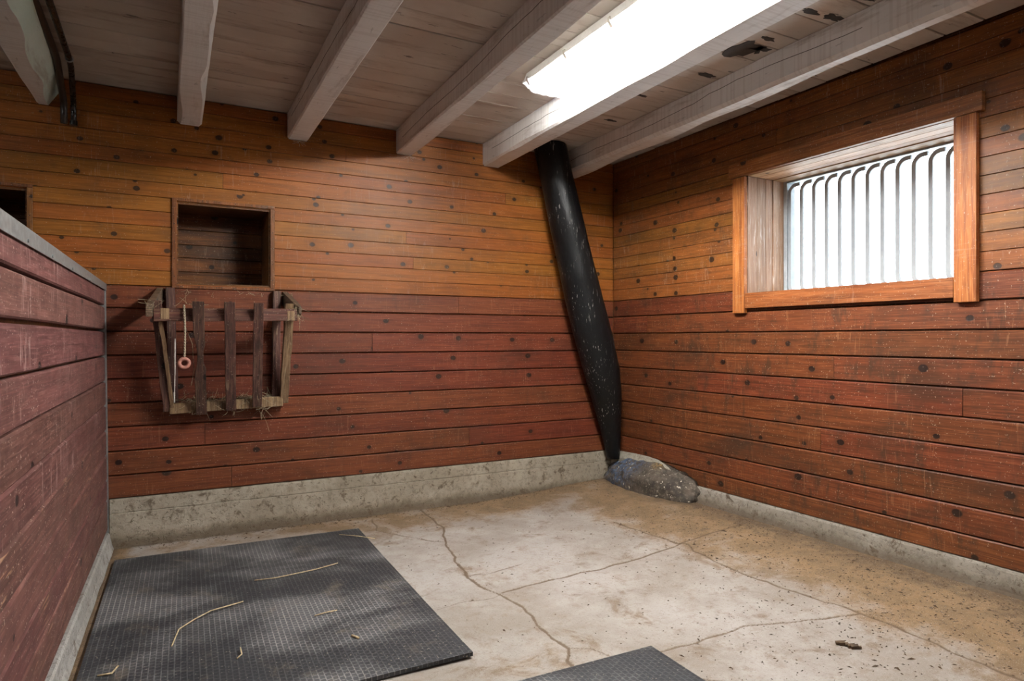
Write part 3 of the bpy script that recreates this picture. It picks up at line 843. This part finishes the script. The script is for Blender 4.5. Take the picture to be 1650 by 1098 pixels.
# ------------------------------------------------------------------ feed niches
def niche(x0, x1, z0, z1, label):
    ox, oz = (x0 + x1) / 2, z0
    t = empty('feed_niche', (ox, 0, oz)); tag(t, label, 'niche', 'niches in the back wall')
    def P(mb, *a):
        mb.box(a[0] - ox, a[1] - ox, a[2], a[3], a[4] - oz, a[5] - oz); return mb
    d = .37
    P(MB(), x0 + .001, x0 + .012, .004, d, z0 + .001, z1 - .001).build('side_board', M['niche'], t)
    P(MB(), x1 - .012, x1 - .001, .004, d, z0 + .001, z1 - .001).build('side_board', M['niche'], t)
    P(MB(), x0 + .012, x1 - .012, .004, d, z1 - .012, z1 - .001).build('top_board', M['niche'], t)
    P(MB(), x0 + .012, x1 - .012, .004, d, z0 + .001, z0 + .012).build('bottom_board', M['niche'], t)
    zz = [z0 + .012, z0 + .11, z0 + .20, z0 + .285, z0 + .38, z1 - .012]
    for a, b in zip(zz[:-1], zz[1:]):
        P(MB(), x0 + .012, x1 - .012, d - .022 + jit(.001), d, a + .0015, b - .0015).build('plank', M['niche'], t, bevel=.0015)
    P(MB(), x0 + .001, x1 - .001, d + .001, d + .03, z0 + .001, z1 - .001).build('back_sheet', M['niche'], t)
    # narrow strips nailed round the mouth
    f0, f1 = -.010, -.0022
    for nm, bx in (('frame_strip', (x0 - .022, x0 + .004, f0, f1, z0 - .004, z1 + .022)), ('frame_strip', (x1 - .004, x1 + .022, f0, f1, z0 - .004, z1 + .004)),
                   ('frame_strip', (x0 + .004, x1 + .022, f0, f1, z1 + .0045, z1 + .024)), ('frame_strip', (x0 - .022, x1 + .022, f0, f1, z0 - .022, z0 - .005))):
        s = P(MB(), *bx).build(nm, M['strip'], t, bevel=.0015)
        nx = max(1, int((bx[1] - bx[0]) / .09)); nz = max(1, int((bx[5] - bx[4]) / .09))
        nb = MB()
        for i in range(nx):
            for k in range(nz):
                cx = bx[0] + (i + .5) * (bx[1] - bx[0]) / nx; cz = bx[4] + (k + .5) * (bx[5] - bx[4]) / nz
                nb.tube([(cx - ox, f0 - .0018, cz - oz), (cx - ox, f0 + .004, cz - oz)], .0036, 6)
        nb.build('nail_heads', M['nail'], s)['kind'] = 'stuff'
M['strip'] = wood('niche_strip_wood', 'z', 'x', dark=(.10, .038, .012), base=(.22, .082, .022), light=(.3, .13, .05), dirt=.5, scratch=.3)
niche(*NICHE[0], 'dark square feed niche in the back wall above the hay rack')
niche(*NICHE[1], 'partly hidden dark niche in the back wall above the partition rail')

# ------------------------------------------------------------------ window
def wx(y, x): return SLR * y + x
win = empty('window_1', (wx(-2, 0), -2.0, 1.488))
tag(win, 'small deep-set window with grey bars in the right wall', kind='structure')
WO = Vector(win.location)
def wbox(name, y0, y1, x0, x1, z0, z1, mat, bevel=.002, parent=None, z0b=None):
    mb = MB(); rings = []
    for y in (y0, y1):
        rings.append([(wx(y, x0) - WO.x, y - WO.y, z0 - WO.z), (wx(y, x1) - WO.x, y - WO.y, z0 - WO.z), (wx(y, x1) - WO.x, y - WO.y, z1 - WO.z), (wx(y, x0) - WO.x, y - WO.y, z1 - WO.z)])
    mb.loft(rings)
    return mb.build(name, mat, parent or win, bevel=bevel)
y0, y1, z0, z1 = WIN
TF, TB = -.030, -.0025
wbox('casing', y1 + .003, y1 + .098, TF, TB, 1.363, 2.236, M['casing_v'])
wbox('casing', y0 - .100, y0 - .003, TF, TB, 1.370, 2.239, M['casing_v'])
wbox('casing', y0 - .001, y1 + .001, TF + .003, TB, 1.393, 1.490, M['casing_h'])
wbox('casing', y0 - .125, y1 + .128, TF - .004, TB, 2.241, 2.330, M['casing_h'])
# lining of the deep reveal: three boards on each side, head and sill
for a, b in ((.003, .085), (.087, .165), (.167, .228)):
    wbox('jamb_board', y1 + .001, y1 + .020, a, b, z0, z1, M['jamb_v'], .0015)
    wbox('jamb_board', y0 - .020, y0 - .001, a, b, z0, z1, M['jamb_v'], .0015)
    wbox('head_board', y0, y1, a, b, z1 + .001, z1 + .020, M['jamb_h'], .0015)
wbox('sill', y0, y1, .003, .33, z0 - .020, z0 - .001, M['jamb_h'], .0015)
for s in (0, 1):
    ya, yb = ((y1 - .004, y1 + .020), (y0 - .020, y0 + .004))[s]
    wbox('jamb_board', ya, yb, .230, .329, z0, z1, M['jamb_v'], .0015)
wbox('head_board', y0 + .004, y1 - .004, .230, .329, z1 - .004, z1 + .020, M['jamb_h'], .0015)
# grey steel frame and the bars bent over at both ends
GX = .345
wbox('window_frame', y1 - .026, y1 + .018, .331, .42, z0, z1, M['frame_grey'], .001)
wbox('window_frame', y0 - .018, y0 + .026, .331, .42, z0, z1, M['frame_grey'], .001)
wbox('window_frame', y0 + .026, y1 - .026, .331, .42, z1 - .014, z1 + .018, M['frame_grey'], .001)
wbox('window_frame', y0 + .026, y1 - .026, .331, .42, z0 - .018, z0 + .008, M['frame_grey'], .001)
pane = wbox('pane', y0 + .0265, y1 - .0265, .408, .413, z0 + .009, z1 - .015, M['glass'], 0)
def bar(y):
    zt, zb, R = z1 - .032, z0 + .012, .052
    path = []
    for k in range(9):
        a = math.pi / 2 * k / 8
        path.append((y - R - .022 + R * math.sin(a) if k else y - R - .022, zt - R + R * math.cos(a)))
    pts = [(y - .078, zt)] + [(y - R + R * math.sin(0), zt)]
    pts = [(y - .074, zt)]
    for k in range(9):
        a = math.pi / 2 * k / 8
        pts.append((y - R + R * math.sin(a), zt - R + R * math.cos(a)))
    for k in range(9):
        a = math.pi / 2 * k / 8
        pts.append((y - R + R * math.cos(a), zb + R - R * math.sin(a)))
    pts.append((y - .074, zb))
    rings = []; hw = .0115
    for i, (yy, zz) in enumerate(pts):
        a = pts[max(0, i - 1)]; b = pts[min(len(pts) - 1, i + 1)]
        ty, tz = b[0] - a[0], b[1] - a[1]; l = math.hypot(ty, tz); ny, nz = -tz / l, ty / l
        r = []
        for s, x in ((-1, GX), (1, GX), (1, GX + .012), (-1, GX + .012)):
            q = yy + ny * hw * s; r.append((wx(q, x) - WO.x, q - WO.y, zz + nz * hw * s - WO.z))
        rings.append(r)
    mb = MB(); mb.loft(rings)
    return mb.build('bar', M['bar'], win, bevel=0)
y = -1.419
while y > y0 + .055:
    bar(y); y -= .0885

# ------------------------------------------------------------------ fluorescent lamps
def make_lamp(label, tubemat):
    t = empty('fluorescent_lamp', (0, 0, CEIL))
    tag(t, label, 'lamp')
    Lh = .785
    def tray(w0, w1, za, zb, l0, l1, n=6):
        return [[(-w0, -l0, za), (w0, -l0, za), (w0, l0, za), (-w0, l0, za)], [(-w1, -l1, zb), (w1, -l1, zb), (w1, l1, zb), (-w1, l1, zb)]]
    mb = MB(); mb.loft(tray(.118, .132, -.006, -.050, Lh - .01, Lh)); mb.loft(tray(.138, .138, -.050, -.062, Lh + .006, Lh + .006))
    mb.build('housing', M['plastic'], t, bevel=.003)
    # ribbed trough diffuser: cross-section swept along the lamp, tapered ends
    prof = [(-.128, -.063), (-.122, -.085), (-.100, -.108), (-.075, -.116), (-.052, -.112), (-.026, -.118), (0, -.112), (.026, -.118), (.052, -.112), (.075, -.116), (.100, -.108), (.122, -.085), (.128, -.063)]
    rings = []
    for yy, k, kz in ((-Lh, .93, .0), (-Lh + .004, .97, .55), (-Lh + .022, .985, .92), (-Lh + .04, 1, 1), (Lh - .04, 1, 1), (Lh - .022, .985, .92), (Lh - .004, .97, .55), (Lh, .93, 0)):
        rings.append([(x * k, yy, -.063 + (z + .063) * kz) for x, z in prof])
    mb = MB(); mb.loft(rings[3:5], caps=False, close=False)
    mb.build('diffuser', M['lens'], t, smooth=False, recalc=False)
    for rr in (rings[:4], rings[4:]):
        mb = MB(); mb.loft(rr, caps=False, close=False)
        mb.build('diffuser_end', M['lens_end'], t, smooth=False, recalc=False)
    for x in (-.058, .058):
        mb = MB(); mb.tube([(x, -Lh + .07, -.085), (x, Lh - .07, -.085)], .0135, 12)
        tb = mb.build('tube', tubemat, t, smooth=True)
        for s in (-1, 1):
            mb = MB(); mb.tube([(x, s * (Lh - .07), -.085), (x, s * (Lh - .045), -.085)], .0138, 12)
            mb.build('tube_cap', M['clip'], tb)
    for s in (-1, 1):
        for k in range(5):
            yy = -Lh + .06 + k * (2 * Lh - .12) / 4
            mb = MB(); mb.loft([[(s * .139, yy - .009, -.046), (s * .144, yy - .009, -.046), (s * .144, yy + .009, -.046), (s * .139, yy + .009, -.046)],
                                [(s * .139, yy - .009, -.066), (s * .1425, yy - .009, -.068), (s * .1425, yy + .009, -.068), (s * .139, yy + .009, -.066)],
                                [(s * .124, yy - .009, -.088), (s * .127, yy - .009, -.090), (s * .127, yy + .009, -.090), (s * .124, yy + .009, -.088)]])
            mb.build('clip', M['clip'], t)
    return t
lamp = make_lamp('lit twin-tube fluorescent lamp on the ceiling between two white beams', M['tube'])
lamp.location = (-1.415, -1.262 - .785, CEIL - .001)
lamp2 = make_lamp('fluorescent lamp on the ceiling of the next stall, beyond the partition', M['tube2'])
lamp2.location = (-5.70, -2.05, CEIL - .001)
fill_lamp = make_lamp('unseen fluorescent lamp added behind the viewer to brighten the right-hand beams and ceiling', M['fill_tube'])
fill_lamp.location = (-.80, -4.75, CEIL - .001)  # added out of view to brighten the bay by the window wall

# ------------------------------------------------------------------ leaning post and boulder
def log_post():
    ctrl = [(2.640, -.735, -.205, .124), (2.50, -.700, -.205, .124), (2.25, -.632, -.202, .128), (1.95, -.552, -.198, .136), (1.6, -.448, -.192, .146), (1.25, -.340, -.186, .152), (.95, -.243, -.172, .143), (.75, -.185, -.152, .122), (.55, -.132, -.122, .094), (.40, -.094, -.104, .075), (.232, -.064, -.088, .050)]
    base = Vector((-.064, -.088, .232))
    t = empty('log_post', base)
    tag(t, 'leaning black tarred log post in the corner, standing on a boulder', 'post')
    zs = [c[0] for c in ctrl][::-1]; arr = np.array(ctrl)[::-1]
    rings = []; N = 110; S = 28
    for i in range(N + 1):
        z = zs[0] + (zs[-1] - zs[0]) * i / N
        x = np.interp(z, arr[:, 0], arr[:, 1]); yy = np.interp(z, arr[:, 0], arr[:, 2]); r = np.interp(z, arr[:, 0], arr[:, 3])
        ring = []
        for k in range(S):
            a = 2 * math.pi * k / S
            cx, sy = math.cos(a), math.sin(a)
            q = 1 + .035 * mn.noise((cx * 1.6, sy * 1.6, z * 2.0)) + .012 * mn.noise((cx * 9, sy * 9, z * 3)) + (.02 * mn.noise((cx * 5, sy * 5, z * 11)) if z > 0 else 0)
            # branch scar swelling
            dz = (z - 2.13) / .16; da = math.atan2(math.sin(a - math.radians(258)), math.cos(a - math.radians(258))) / .6
            q += .09 * math.exp(-dz * dz - da * da)
            ring.append((x + r * q * cx - base.x, min(yy + r * q * sy, -.006) - base.y, z - base.z))
        # keep clear of the right wall
        ring = [(min(p[0], -.006 - base.x), p[1], p[2]) for p in ring]
        rings.append(ring)
    mb = MB(); mb.loft(rings)
    mb.build('log', M['tar'], t, smooth=True)
log_post()

def boulder():
    import bmesh
    bm = bmesh.new()
    bmesh.ops.create_icosphere(bm, subdivisions=5, radius=1)
    c = Vector((.055, -.455, .05))
    for v in bm.verts:
        d = v.co.copy()
        d.z = math.copysign(abs(d.z) ** .85, d.z)
        n = .12 * mn.noise(d * 1.4 + Vector((3, 1, 8))) + .10 * abs(mn.noise(d * 3 + Vector((1, 5, 2)))) + .05 * mn.noise(d * 6) + .022 * mn.noise(d * 13) + .010 * mn.noise(d * 30)
        s = 1 + n
        x, y_, z = d.x * .235 * s, d.y * .53 * s, d.z * .232 * s
        # flat shoulder by the post, long slope towards the window
        yy = y_ / .475
        z *= 1.0 - .06 * yy if z > 0 else 1
        x = min(x, -.004 + SLR * (y_ + c.y) - c.x)
        y_ = min(y_, -.012 - c.y)
        v.co = Vector((x, y_, z))
    me = bpy.data.meshes.new('boulder'); bm.to_mesh(me); bm.free()
    me.polygons.foreach_set('use_smooth', [True] * len(me.polygons))
    me.materials.append(M['rock'])
    o = bpy.data.objects.new('boulder', me); COL.objects.link(o); o.location = c
    tag(o, 'dark boulder with blue paint smears under the post in the corner', 'rock')
boulder()

# ------------------------------------------------------------------ rubber mats
def mat_(cx, cy, wd, ln, rot, label, seed):
    mb = MB(); nx, ny = 40, 56; th = .017
    zb = .0025
    top = []; bot = []
    for j in range(ny + 1):
        for i in range(nx + 1):
            u, v = i / nx - .5, j / ny - .5
            x, y = u * wd, v * ln
            e = min(.5 - abs(u), .5 - abs(v)) 
            lift = .003 * (mn.noise((x * 1.3, y * 1.3, seed)) + .5)
            if seed == 1: lift += .010 * max(0, (u - .1)) * max(0, (-v - .2)) * 6
            x += .003 * mn.noise((y * 2, seed, 1)); y += .003 * mn.noise((x * 2, seed, 5))
            drop = .003 if i in (0, nx) or j in (0, ny) else 0
            top.append((x, y, zb + th + lift - drop)); bot.append((x, y, zb + lift * .85))
    n = (nx + 1) * (ny + 1); fs = []
    for j in range(ny):
        for i in range(nx):
            a = j * (nx + 1) + i
            fs.append((a, a + 1, a + nx + 2, a + nx + 1)); fs.append((n + a, n + a + nx + 1, n + a + nx + 2, n + a + 1))
    for i in range(nx):
        a = i; fs.append((a, n + a, n + a + 1, a + 1)); a = ny * (nx + 1) + i; fs.append((a, a + 1, n + a + 1, n + a))
    for j in range(ny):
        a = j * (nx + 1); b = a + nx + 1; fs.append((a, b, n + b, n + a)); a += nx; b += nx; fs.append((a, n + a, n + b, b))
    mb.add(top + bot, fs)
    o = mb.build('rubber_mat', M['rubber'])
    o.location = (cx, cy, 0); o.rotation_euler.z = math.radians(rot)
    tag(o, label, 'mat', 'rubber stall mats')
mat_(-2.868, -1.205, 1.300, 1.806, -1.25, 'large black studded rubber mat beside the partition, strewn with straws', 1)
mat_(-2.255, -3.285, 1.27, 1.83, -1.0, 'black rubber mat at the front edge, only its corner in view', 2)

# ------------------------------------------------------------------ hay rack
RO = Vector((-2.93, 0, .76))
rack = empty('hay_rack', RO)
tag(rack, 'worn wooden slatted hay rack on the back wall under the niche', 'hay rack')
def rk(mb, name, mat, bevel=.002, parent=None, smooth=False):
    mb.v = [(x - RO.x, y_ - RO.y, z - RO.z) for x, y_, z in mb.v]
    return mb.build(name, mat, parent or rack, bevel=bevel, smooth=smooth)
def bent(p0, p1, w_, d, N=14, amp=.003, sd=0, chew=None):
    """a stick from p0 to p1 of width w_ (x) and depth d (y), slightly uneven"""
    rings = []
    p0, p1 = Vector(p0), Vector(p1)
    for i in range(N + 1):
        t = i / N; p = p0.lerp(p1, t)
        a = amp * mn.noise((t * 5, sd, 1)); b = amp * mn.noise((t * 6, sd, 4))
        l, r = -w_ / 2 + a, w_ / 2 + b
        if chew: 
            cl, cr = chew(t); l += cl; r -= cr
        rings.append([(p.x + l, p.y - d / 2, p.z), (p.x + r, p.y - d / 2, p.z), (p.x + r, p.y + d / 2, p.z), (p.x + l, p.y + d / 2, p.z)])
    mb = MB(); mb.loft(rings); return mb
FY = -.285      # front rail depth
# wall studs
rk(bent((-3.236, -.026, 1.500), (-3.215, -.026, .80), .048, .040, sd=1), 'wall_stud', M['rack_z'], .002)
rk(bent((-2.640, -.026, 1.500), (-2.648, -.026, .80), .046, .040, sd=2), 'wall_stud', M['rack_z'], .002)
# side arms from wall to front rail
def arm(x, x2, sd, chewed):
    rings = []; N = 14
    for i in range(N + 1):
        t = i / N; yy = -.004 + t * -.318; xc = x + (x2 - x) * t
        zt = 1.500 - .112 * t + .003 * mn.noise((t * 4, sd, 2)); zb = 1.410 - .092 * t
        hw = .016
        if chewed and t > .8: zb += .03 * (t - .8) * 5; hw *= 1 - .5 * (t - .8) * 5
        rings.append([(xc - hw, yy, zb), (xc + hw, yy, zb), (xc + hw, yy, zt), (xc - hw, yy, zt)])
    mb = MB(); mb.loft(rings); return mb
rk(arm(-3.288, -3.338, 3, False), 'side_arm', M['rack_y'])
rk(arm(-2.588, -2.548, 4, True), 'side_arm', M['rack_y'])
# front posts slanting back to the foot
p = rk(bent((-3.306, FY + .022, 1.41), (-3.246, -.062, .775), .052, .036, sd=5, amp=.005), 'front_post', M['rack_z'])
p2 = rk(bent((-3.283, FY + .006, 1.31), (-3.222, -.080, .785), .020, .012, sd=9, amp=.006), 'worn_edge', M['rack_raw'], .001, p)
p2['label'] = 'gnawed pale edge'
p = rk(bent((-2.600, FY + .022, 1.41), (-2.604, -.060, .795), .050, .040, sd=6, amp=.007), 'front_post', M['rack_raw'])
p['label'] = 'front post with gnawed pale edges'
# front rail and foot beam
def hbeam(x0, x1, yc, zc, hh, dd, sd, tilt=0):
    rings = []; N = 20
    for i in range(N + 1):
        t = i / N; x = x0 + (x1 - x0) * t
        a = .003 * mn.noise((x * 7, sd, 1)); b = .003 * mn.noise((x * 8, sd, 6)); z = zc + tilt * (t - .5)
        rings.append([(x, yc - dd / 2, z - hh + a), (x, yc - dd / 2 + a, z + hh + b), (x, yc + dd / 2, z + hh + b), (x, yc + dd / 2, z - hh + a)])
    mb = MB(); mb.loft(rings); return mb
rail_f = rk(hbeam(-3.318, -2.564, FY - .014, 1.336, .036, .030, 7, .012), 'front_rail', M['rack_x'], .003)
for x in (-3.262, -2.600):
    mb = MB(); mb.box(x - .021, x + .021, FY - .0315, FY - .0285, 1.307, 1.366)
    g = rk(mb, 'end_grain', M['rack_raw'], .001, rail_f)
    g.parent = rail_f
foot = rk(hbeam(-3.240, -2.612, -.070, .800, .030, .040, 8, .018), 'foot_beam', M['rack_raw'], .003)
mb = MB(); mb.loft([[(-3.225, -.05, .800), (-2.63, -.05, .812), (-2.63, -.008, .815), (-3.225, -.008, .803)], [(-3.225, -.05, .815), (-2.63, -.05, .827), (-2.63, -.008, .830), (-3.225, -.008, .818)]])
rk(mb, 'rack_floor', M['rack_y'], .001)
def chew1(t):
    l = .016 * max(0, math.sin((t - .28) * 9)) * (1 if .28 < t < .63 else 0)
    r = .012 * max(0, math.sin((t - .36) * 14)) * (1 if .36 < t < .585 else 0) + .006 * mn.noise((t * 20, 1, 1)) * (1 if .3 < t < .7 else 0)
    return l, max(0, r)
FS = FY - .078
for (x0, x1, zt, zb, wd, sd, ch) in ((-3.100, -3.072, 1.406, .752, .058, 11, chew1), (-2.940, -2.912, 1.406, .768, .056, 12, None), (-2.786, -2.766, 1.404, .782, .052, 13, None)):
    s = rk(bent((x0, FS, zt), (x1, -.105, zb), wd, .020, N=40 if ch else 16, amp=.002, sd=sd, chew=ch), 'slat', M['rack_z'] if not ch else M['rack_chew'] if 'rack_chew' in M else M['rack_z'], .0015)
    if ch: s['label'] = 'slat gnawed through half its width'

# hay caught in the rack and at the arm ends
def wisp(mb, c, n, spread, ln, r=.0011, droop=0):
    for _ in range(n):
        p = Vector(c) + Vector((jit(spread[0]), jit(spread[1]), jit(spread[2])))
        d = Vector((jit(1), jit(1), jit(.7) - droop)); d.normalize()
        l = ln * random.uniform(.4, 1.2); b = Vector((jit(.5), jit(.5), jit(.5))) * l
        pts = [p + d * l * t + b * t * t for t in (0, .33, .66, 1)]
        for q in pts: q.y = min(q.y, -.005)
        mb.tube(pts, r * random.uniform(.6, 1.2), 4)
mb = MB()
wisp(mb, (-2.93, -.045, .832), 150, (.27, .02, .010), .07)
wisp(mb, (-2.80, -.075, .842), 40, (.05, .02, .012), .06)
wisp(mb, (-2.93, -.095, .79), 40, (.24, .008, .03), .05, droop=.4)
wisp(mb, (-2.565, -.32, 1.37), 22, (.015, .015, .04), .07, droop=.6)
wisp(mb, (-3.33, -.31, 1.37), 14, (.03, .015, .04), .06)
wisp(mb, (-2.575, -.03, 1.475), 16, (.03, .015, .015), .04)
wisp(mb, (-2.95, -.02, 1.475), 18, (.26, .012, .008), .03)
wisp(mb, (-2.74, -.12, .775), 10, (.03, .02, .02), .10, droop=.4)
wisp(mb, (-3.14, -.30, 1.395), 16, (.07, .02, .006), .06)
tag(mb.build('hay', M['hay']), 'thin wisps of dry hay caught in the hay rack', 'hay', kind='stuff')

# rope with a ring hanging from the rail
RP = Vector((-3.168, -.322, 1.380))
rope = empty('tie_rope', RP); tag(rope, 'twine with a clay-coloured ring hanging on the hay rack rail', 'rope')
mb = MB()
for ph in (0, math.pi):
    pts = []
    path = [Vector((0, .045, -.005)), Vector((0, .02, .006)), Vector((0, -.006, .002))]
    for k in range(70):
        t = k / 69; path.append(Vector((.004 * math.sin(t * 3), -.008, -.004 - t * .292)))
    for k, q in enumerate(path):
        a = k * .9 + ph
        pts.append(q + Vector((math.cos(a) * .0030, math.sin(a) * .0030, 0)))
    mb.tube(pts, .0034, 6)
mb.build('rope', M['twine'], rope, smooth=True)
mb = MB(); rings = []
for k in range(33):
    a = 2 * math.pi * k / 32; c = Vector((math.sin(a) * .024, -.008, -.315 + math.cos(a) * .024)); e = Vector((math.sin(a), 0, math.cos(a)))
    rings.append([c + e * math.cos(b) * .0098 + Vector((0, 1, 0)) * math.sin(b) * .0098 for b in [2 * math.pi * j / 12 for j in range(12)]])
mb.loft(rings, caps=False); g = mb.build('ring', M['ring'], rope, smooth=True); g['label'] = 'clay-coloured ring'

mb = MB(); mb.tube([(-3.212, -.26, 1.20), (-3.213, -.24, 1.0), (-3.216, -.235, .84)], .0026, 6); mb.tube([(-3.216, -.235, .90), (-3.216, -.235, .84)], .0042, 6)
so = mb.build('baling_string', M['string'], smooth=True); tag(so, 'pale baling string hanging inside the hay rack beside its left stud', 'string')
mb = MB(); mb.tube([(-3.18, -.25, 1.32), (-3.125, -.22, 1.17), (-3.115, -.20, 1.02), (-3.13, -.19, .93)], .0018, 5)
wy = mb.build('stalk', M['hay'], smooth=True); tag(wy, 'long bent brown stalk inside the hay rack behind the ring', 'straw')

# ------------------------------------------------------------------ pipes by the left beam
def pipe(pts, r, mat, label, clip):
    b = Vector(pts[0]); t = empty('pipe', b); tag(t, label, 'pipe', 'black pipes along the left beam')
    P = [Vector(p) for p in pts]
    # round the corners
    Q = [P[0]]
    for i in range(1, len(P) - 1):
        a, c = P[i - 1], P[i + 1]; d = .09
        s = P[i] + (a - P[i]).normalized() * min(d, (a - P[i]).length * .45); e = P[i] + (c - P[i]).normalized() * min(d, (c - P[i]).length * .45)
        for k in range(7):
            u = k / 6; Q.append(s * (1 - u) ** 2 + P[i] * 2 * u * (1 - u) + e * u * u)
    Q.append(P[-1])
    mb = MB(); mb.tube([q - b for q in Q], r, 14); mb.build('pipe_run', mat, t, smooth=True)
    return t, b
t1, b1 = pipe([(-3.735, -3.2, 2.600), (-3.735, -.45, 2.595), (-3.752, -.035, 2.50), (-3.752, -.032, 2.385)], .017, M['brown_pipe'], 'brownish black pipe tight against the green-sided beam', None)
t2, b2 = pipe([(-3.680, -3.2, 2.598), (-3.680, -.40, 2.592), (-3.708, -.034, 2.50), (-3.708, -.030, 2.382)], .014, M['black_pipe'], 'thin glossy black pipe to the right of the brownish one', None)
mb = MB(); rings = []
for k in range(25):
    a = 2 * math.pi * k / 24; c = Vector((-3.680 + math.cos(a) * .0165, -.46, 2.593 + math.sin(a) * .0165)); e = Vector((math.cos(a), 0, math.sin(a)))
    rings.append([c - b2 + e * p + Vector((0, q, 0)) for p, q in ((-.001, -.007), (.002, -.007), (.002, .007), (-.001, .007))])
mb.loft(rings, caps=False); mb.build('pipe_clip', M['bar'], t2)
mb = MB(); mb.tube([Vector((-3.708, -.030, 2.405)) - b2, Vector((-3.708, -.030, 2.381)) - b2], .0185, 14); mb.build('pipe_socket', M['black_pipe'], t2)

# ------------------------------------------------------------------ straws on the mats
def straw(pts, r, label, z=.0262):
    b = Vector((pts[0][0], pts[0][1], z)); mb = MB()
    mb.tube([Vector((p[0], p[1], z + (p[2] if len(p) > 2 else 0))) - b for p in pts], r, 6)
    o = mb.build('straw', M['straw'], smooth=True); o.location = b
    tag(o, label, 'straw', 'straws on the rubber mat')
straw([(-3.235, -1.542), (-3.209, -1.394), (-3.150, -1.335, .006), (-3.085, -1.279, .008), (-2.951, -1.217)], .0028, 'long pale straw bent near one end, on the large mat')
straw([(-2.877, -.970), (-2.78, -.992, .003), (-2.707, -.985, .004), (-2.58, -.955), (-2.463, -.915)], .0026, 'long tan straw lying across the upper part of the large mat')
straw([(-2.699, -1.519), (-2.65, -1.508), (-2.602, -1.507)], .0026, 'short straight tan straw in the middle right of the large mat')
straw([(-2.606, -1.776), (-2.587, -1.810)], .0050, 'short thick pale straw stub near the front corner of the large mat')
straw([(-3.465, -1.667), (-3.422, -1.671), (-3.406, -1.621)], .0034, 'small forked tan straw at the left front of the large mat')
straw([(-3.024, -1.762), (-3.005, -1.735), (-3.007, -1.700, .01)], .0026, 'tiny curled stalk in the front middle of the large mat')
straw([(-2.34, -.42), (-2.25, -.52, .004), (-2.16, -.55, -.016)], .0022, 'thin straw poking over the back right corner of the large mat')
straw([(-1.93, -2.62), (-1.90, -2.585)], .0022, 'tiny white straw on the mat at the front edge')

# ------------------------------------------------------------------ crumbs of dirt on the floor, cobwebs
mb = MB()
for _ in range(2600):
    u = random.random()
    if u < .55: x = -abs(random.gauss(0, .45)) - .03; y = random.uniform(-3.5, -.9)
    elif u < .7: x = random.uniform(-3.4, -.1); y = -.015 - abs(random.gauss(0, .06))
    elif u < .8: x = random.gauss(-.95, .3); y = random.gauss(-2.75, .3)
    else: x = random.uniform(-2.2, -.1); y = random.uniform(-3.4, -.1)
    if x > SLR * y - .03 or (x < -2.15 and y < -.28) or x < -3.45 or (x < -1.58 and y < -2.33): continue
    if y > -1 and x > -.22: continue
    s = random.uniform(.0015, .0045) * (1.8 if random.random() < .05 else 1); z = floor_z(x) + s * .2; a = random.uniform(0, 6.28)
    e = random.uniform(1, 2.6)
    c, sn = math.cos(a), math.sin(a)
    vs = []
    for (p, q, rr) in ((-e, 0, 0), (0, -.7, 0), (e, .1, 0), (0, .7, 0), (0, 0, .8)):
        vs.append((x + (p * c - q * sn) * s, y + (p * sn + q * c) * s, z + rr * s))
    mb.add(vs, [(0, 1, 4), (1, 2, 4), (2, 3, 4), (3, 0, 4), (0, 3, 2, 1)])
tag(mb.build('floor_crumbs', M['debris']), 'dark crumbs of dirt scattered over the concrete floor', 'dirt', kind='stuff')

mb = MB()
for k in range(7):
    t = k / 6; mb.tube([(-1.03 + .02 * math.sin(k * 2), -2.63 + .0, 0)] * 0 or [(-.955 + .03 * t + .006 * math.sin(k), -2.70 - .06 * t, floor_z(-.95) + .006), (-.950 + .03 * t + .012, -2.715 - .06 * t, floor_z(-.95) + .010)], .008 + .003 * math.sin(k * 1.7), 6)
dc = mb.build('dung_clump', M['debris']); tag(dc, 'small dark dried clump lying on the pale floor right of the front mat', 'dirt')

def web(c, label, n=9, rx=.09, rz=.05, y=-.02):
    mb = MB()
    for k in range(n):
        a = math.pi * (1.05 + .9 * k / (n - 1)) 
        l = random.uniform(.5, 1.1)
        p = Vector((0, 0, 0)); q = Vector((rx * math.cos(a) * l, jit(.01), rz * math.sin(a) * l))
        mb.tube([p + Vector((jit(.02), 0, 0)), (p + q) / 2 + Vector((0, -.006, -.006)), q], .0006, 4)
    o = mb.build('cobweb', M['web']); o.location = c; tag(o, label, 'cobweb', 'cobwebs on the back wall')
web((-1.77, -.008, 2.478), 'dusty cobweb under the wall end of the beam left of the lamp', rx=.13)
web((-2.50, -.008, 2.478), 'dusty cobweb under the wall end of the saw-marked beam', rx=.07, rz=.04)
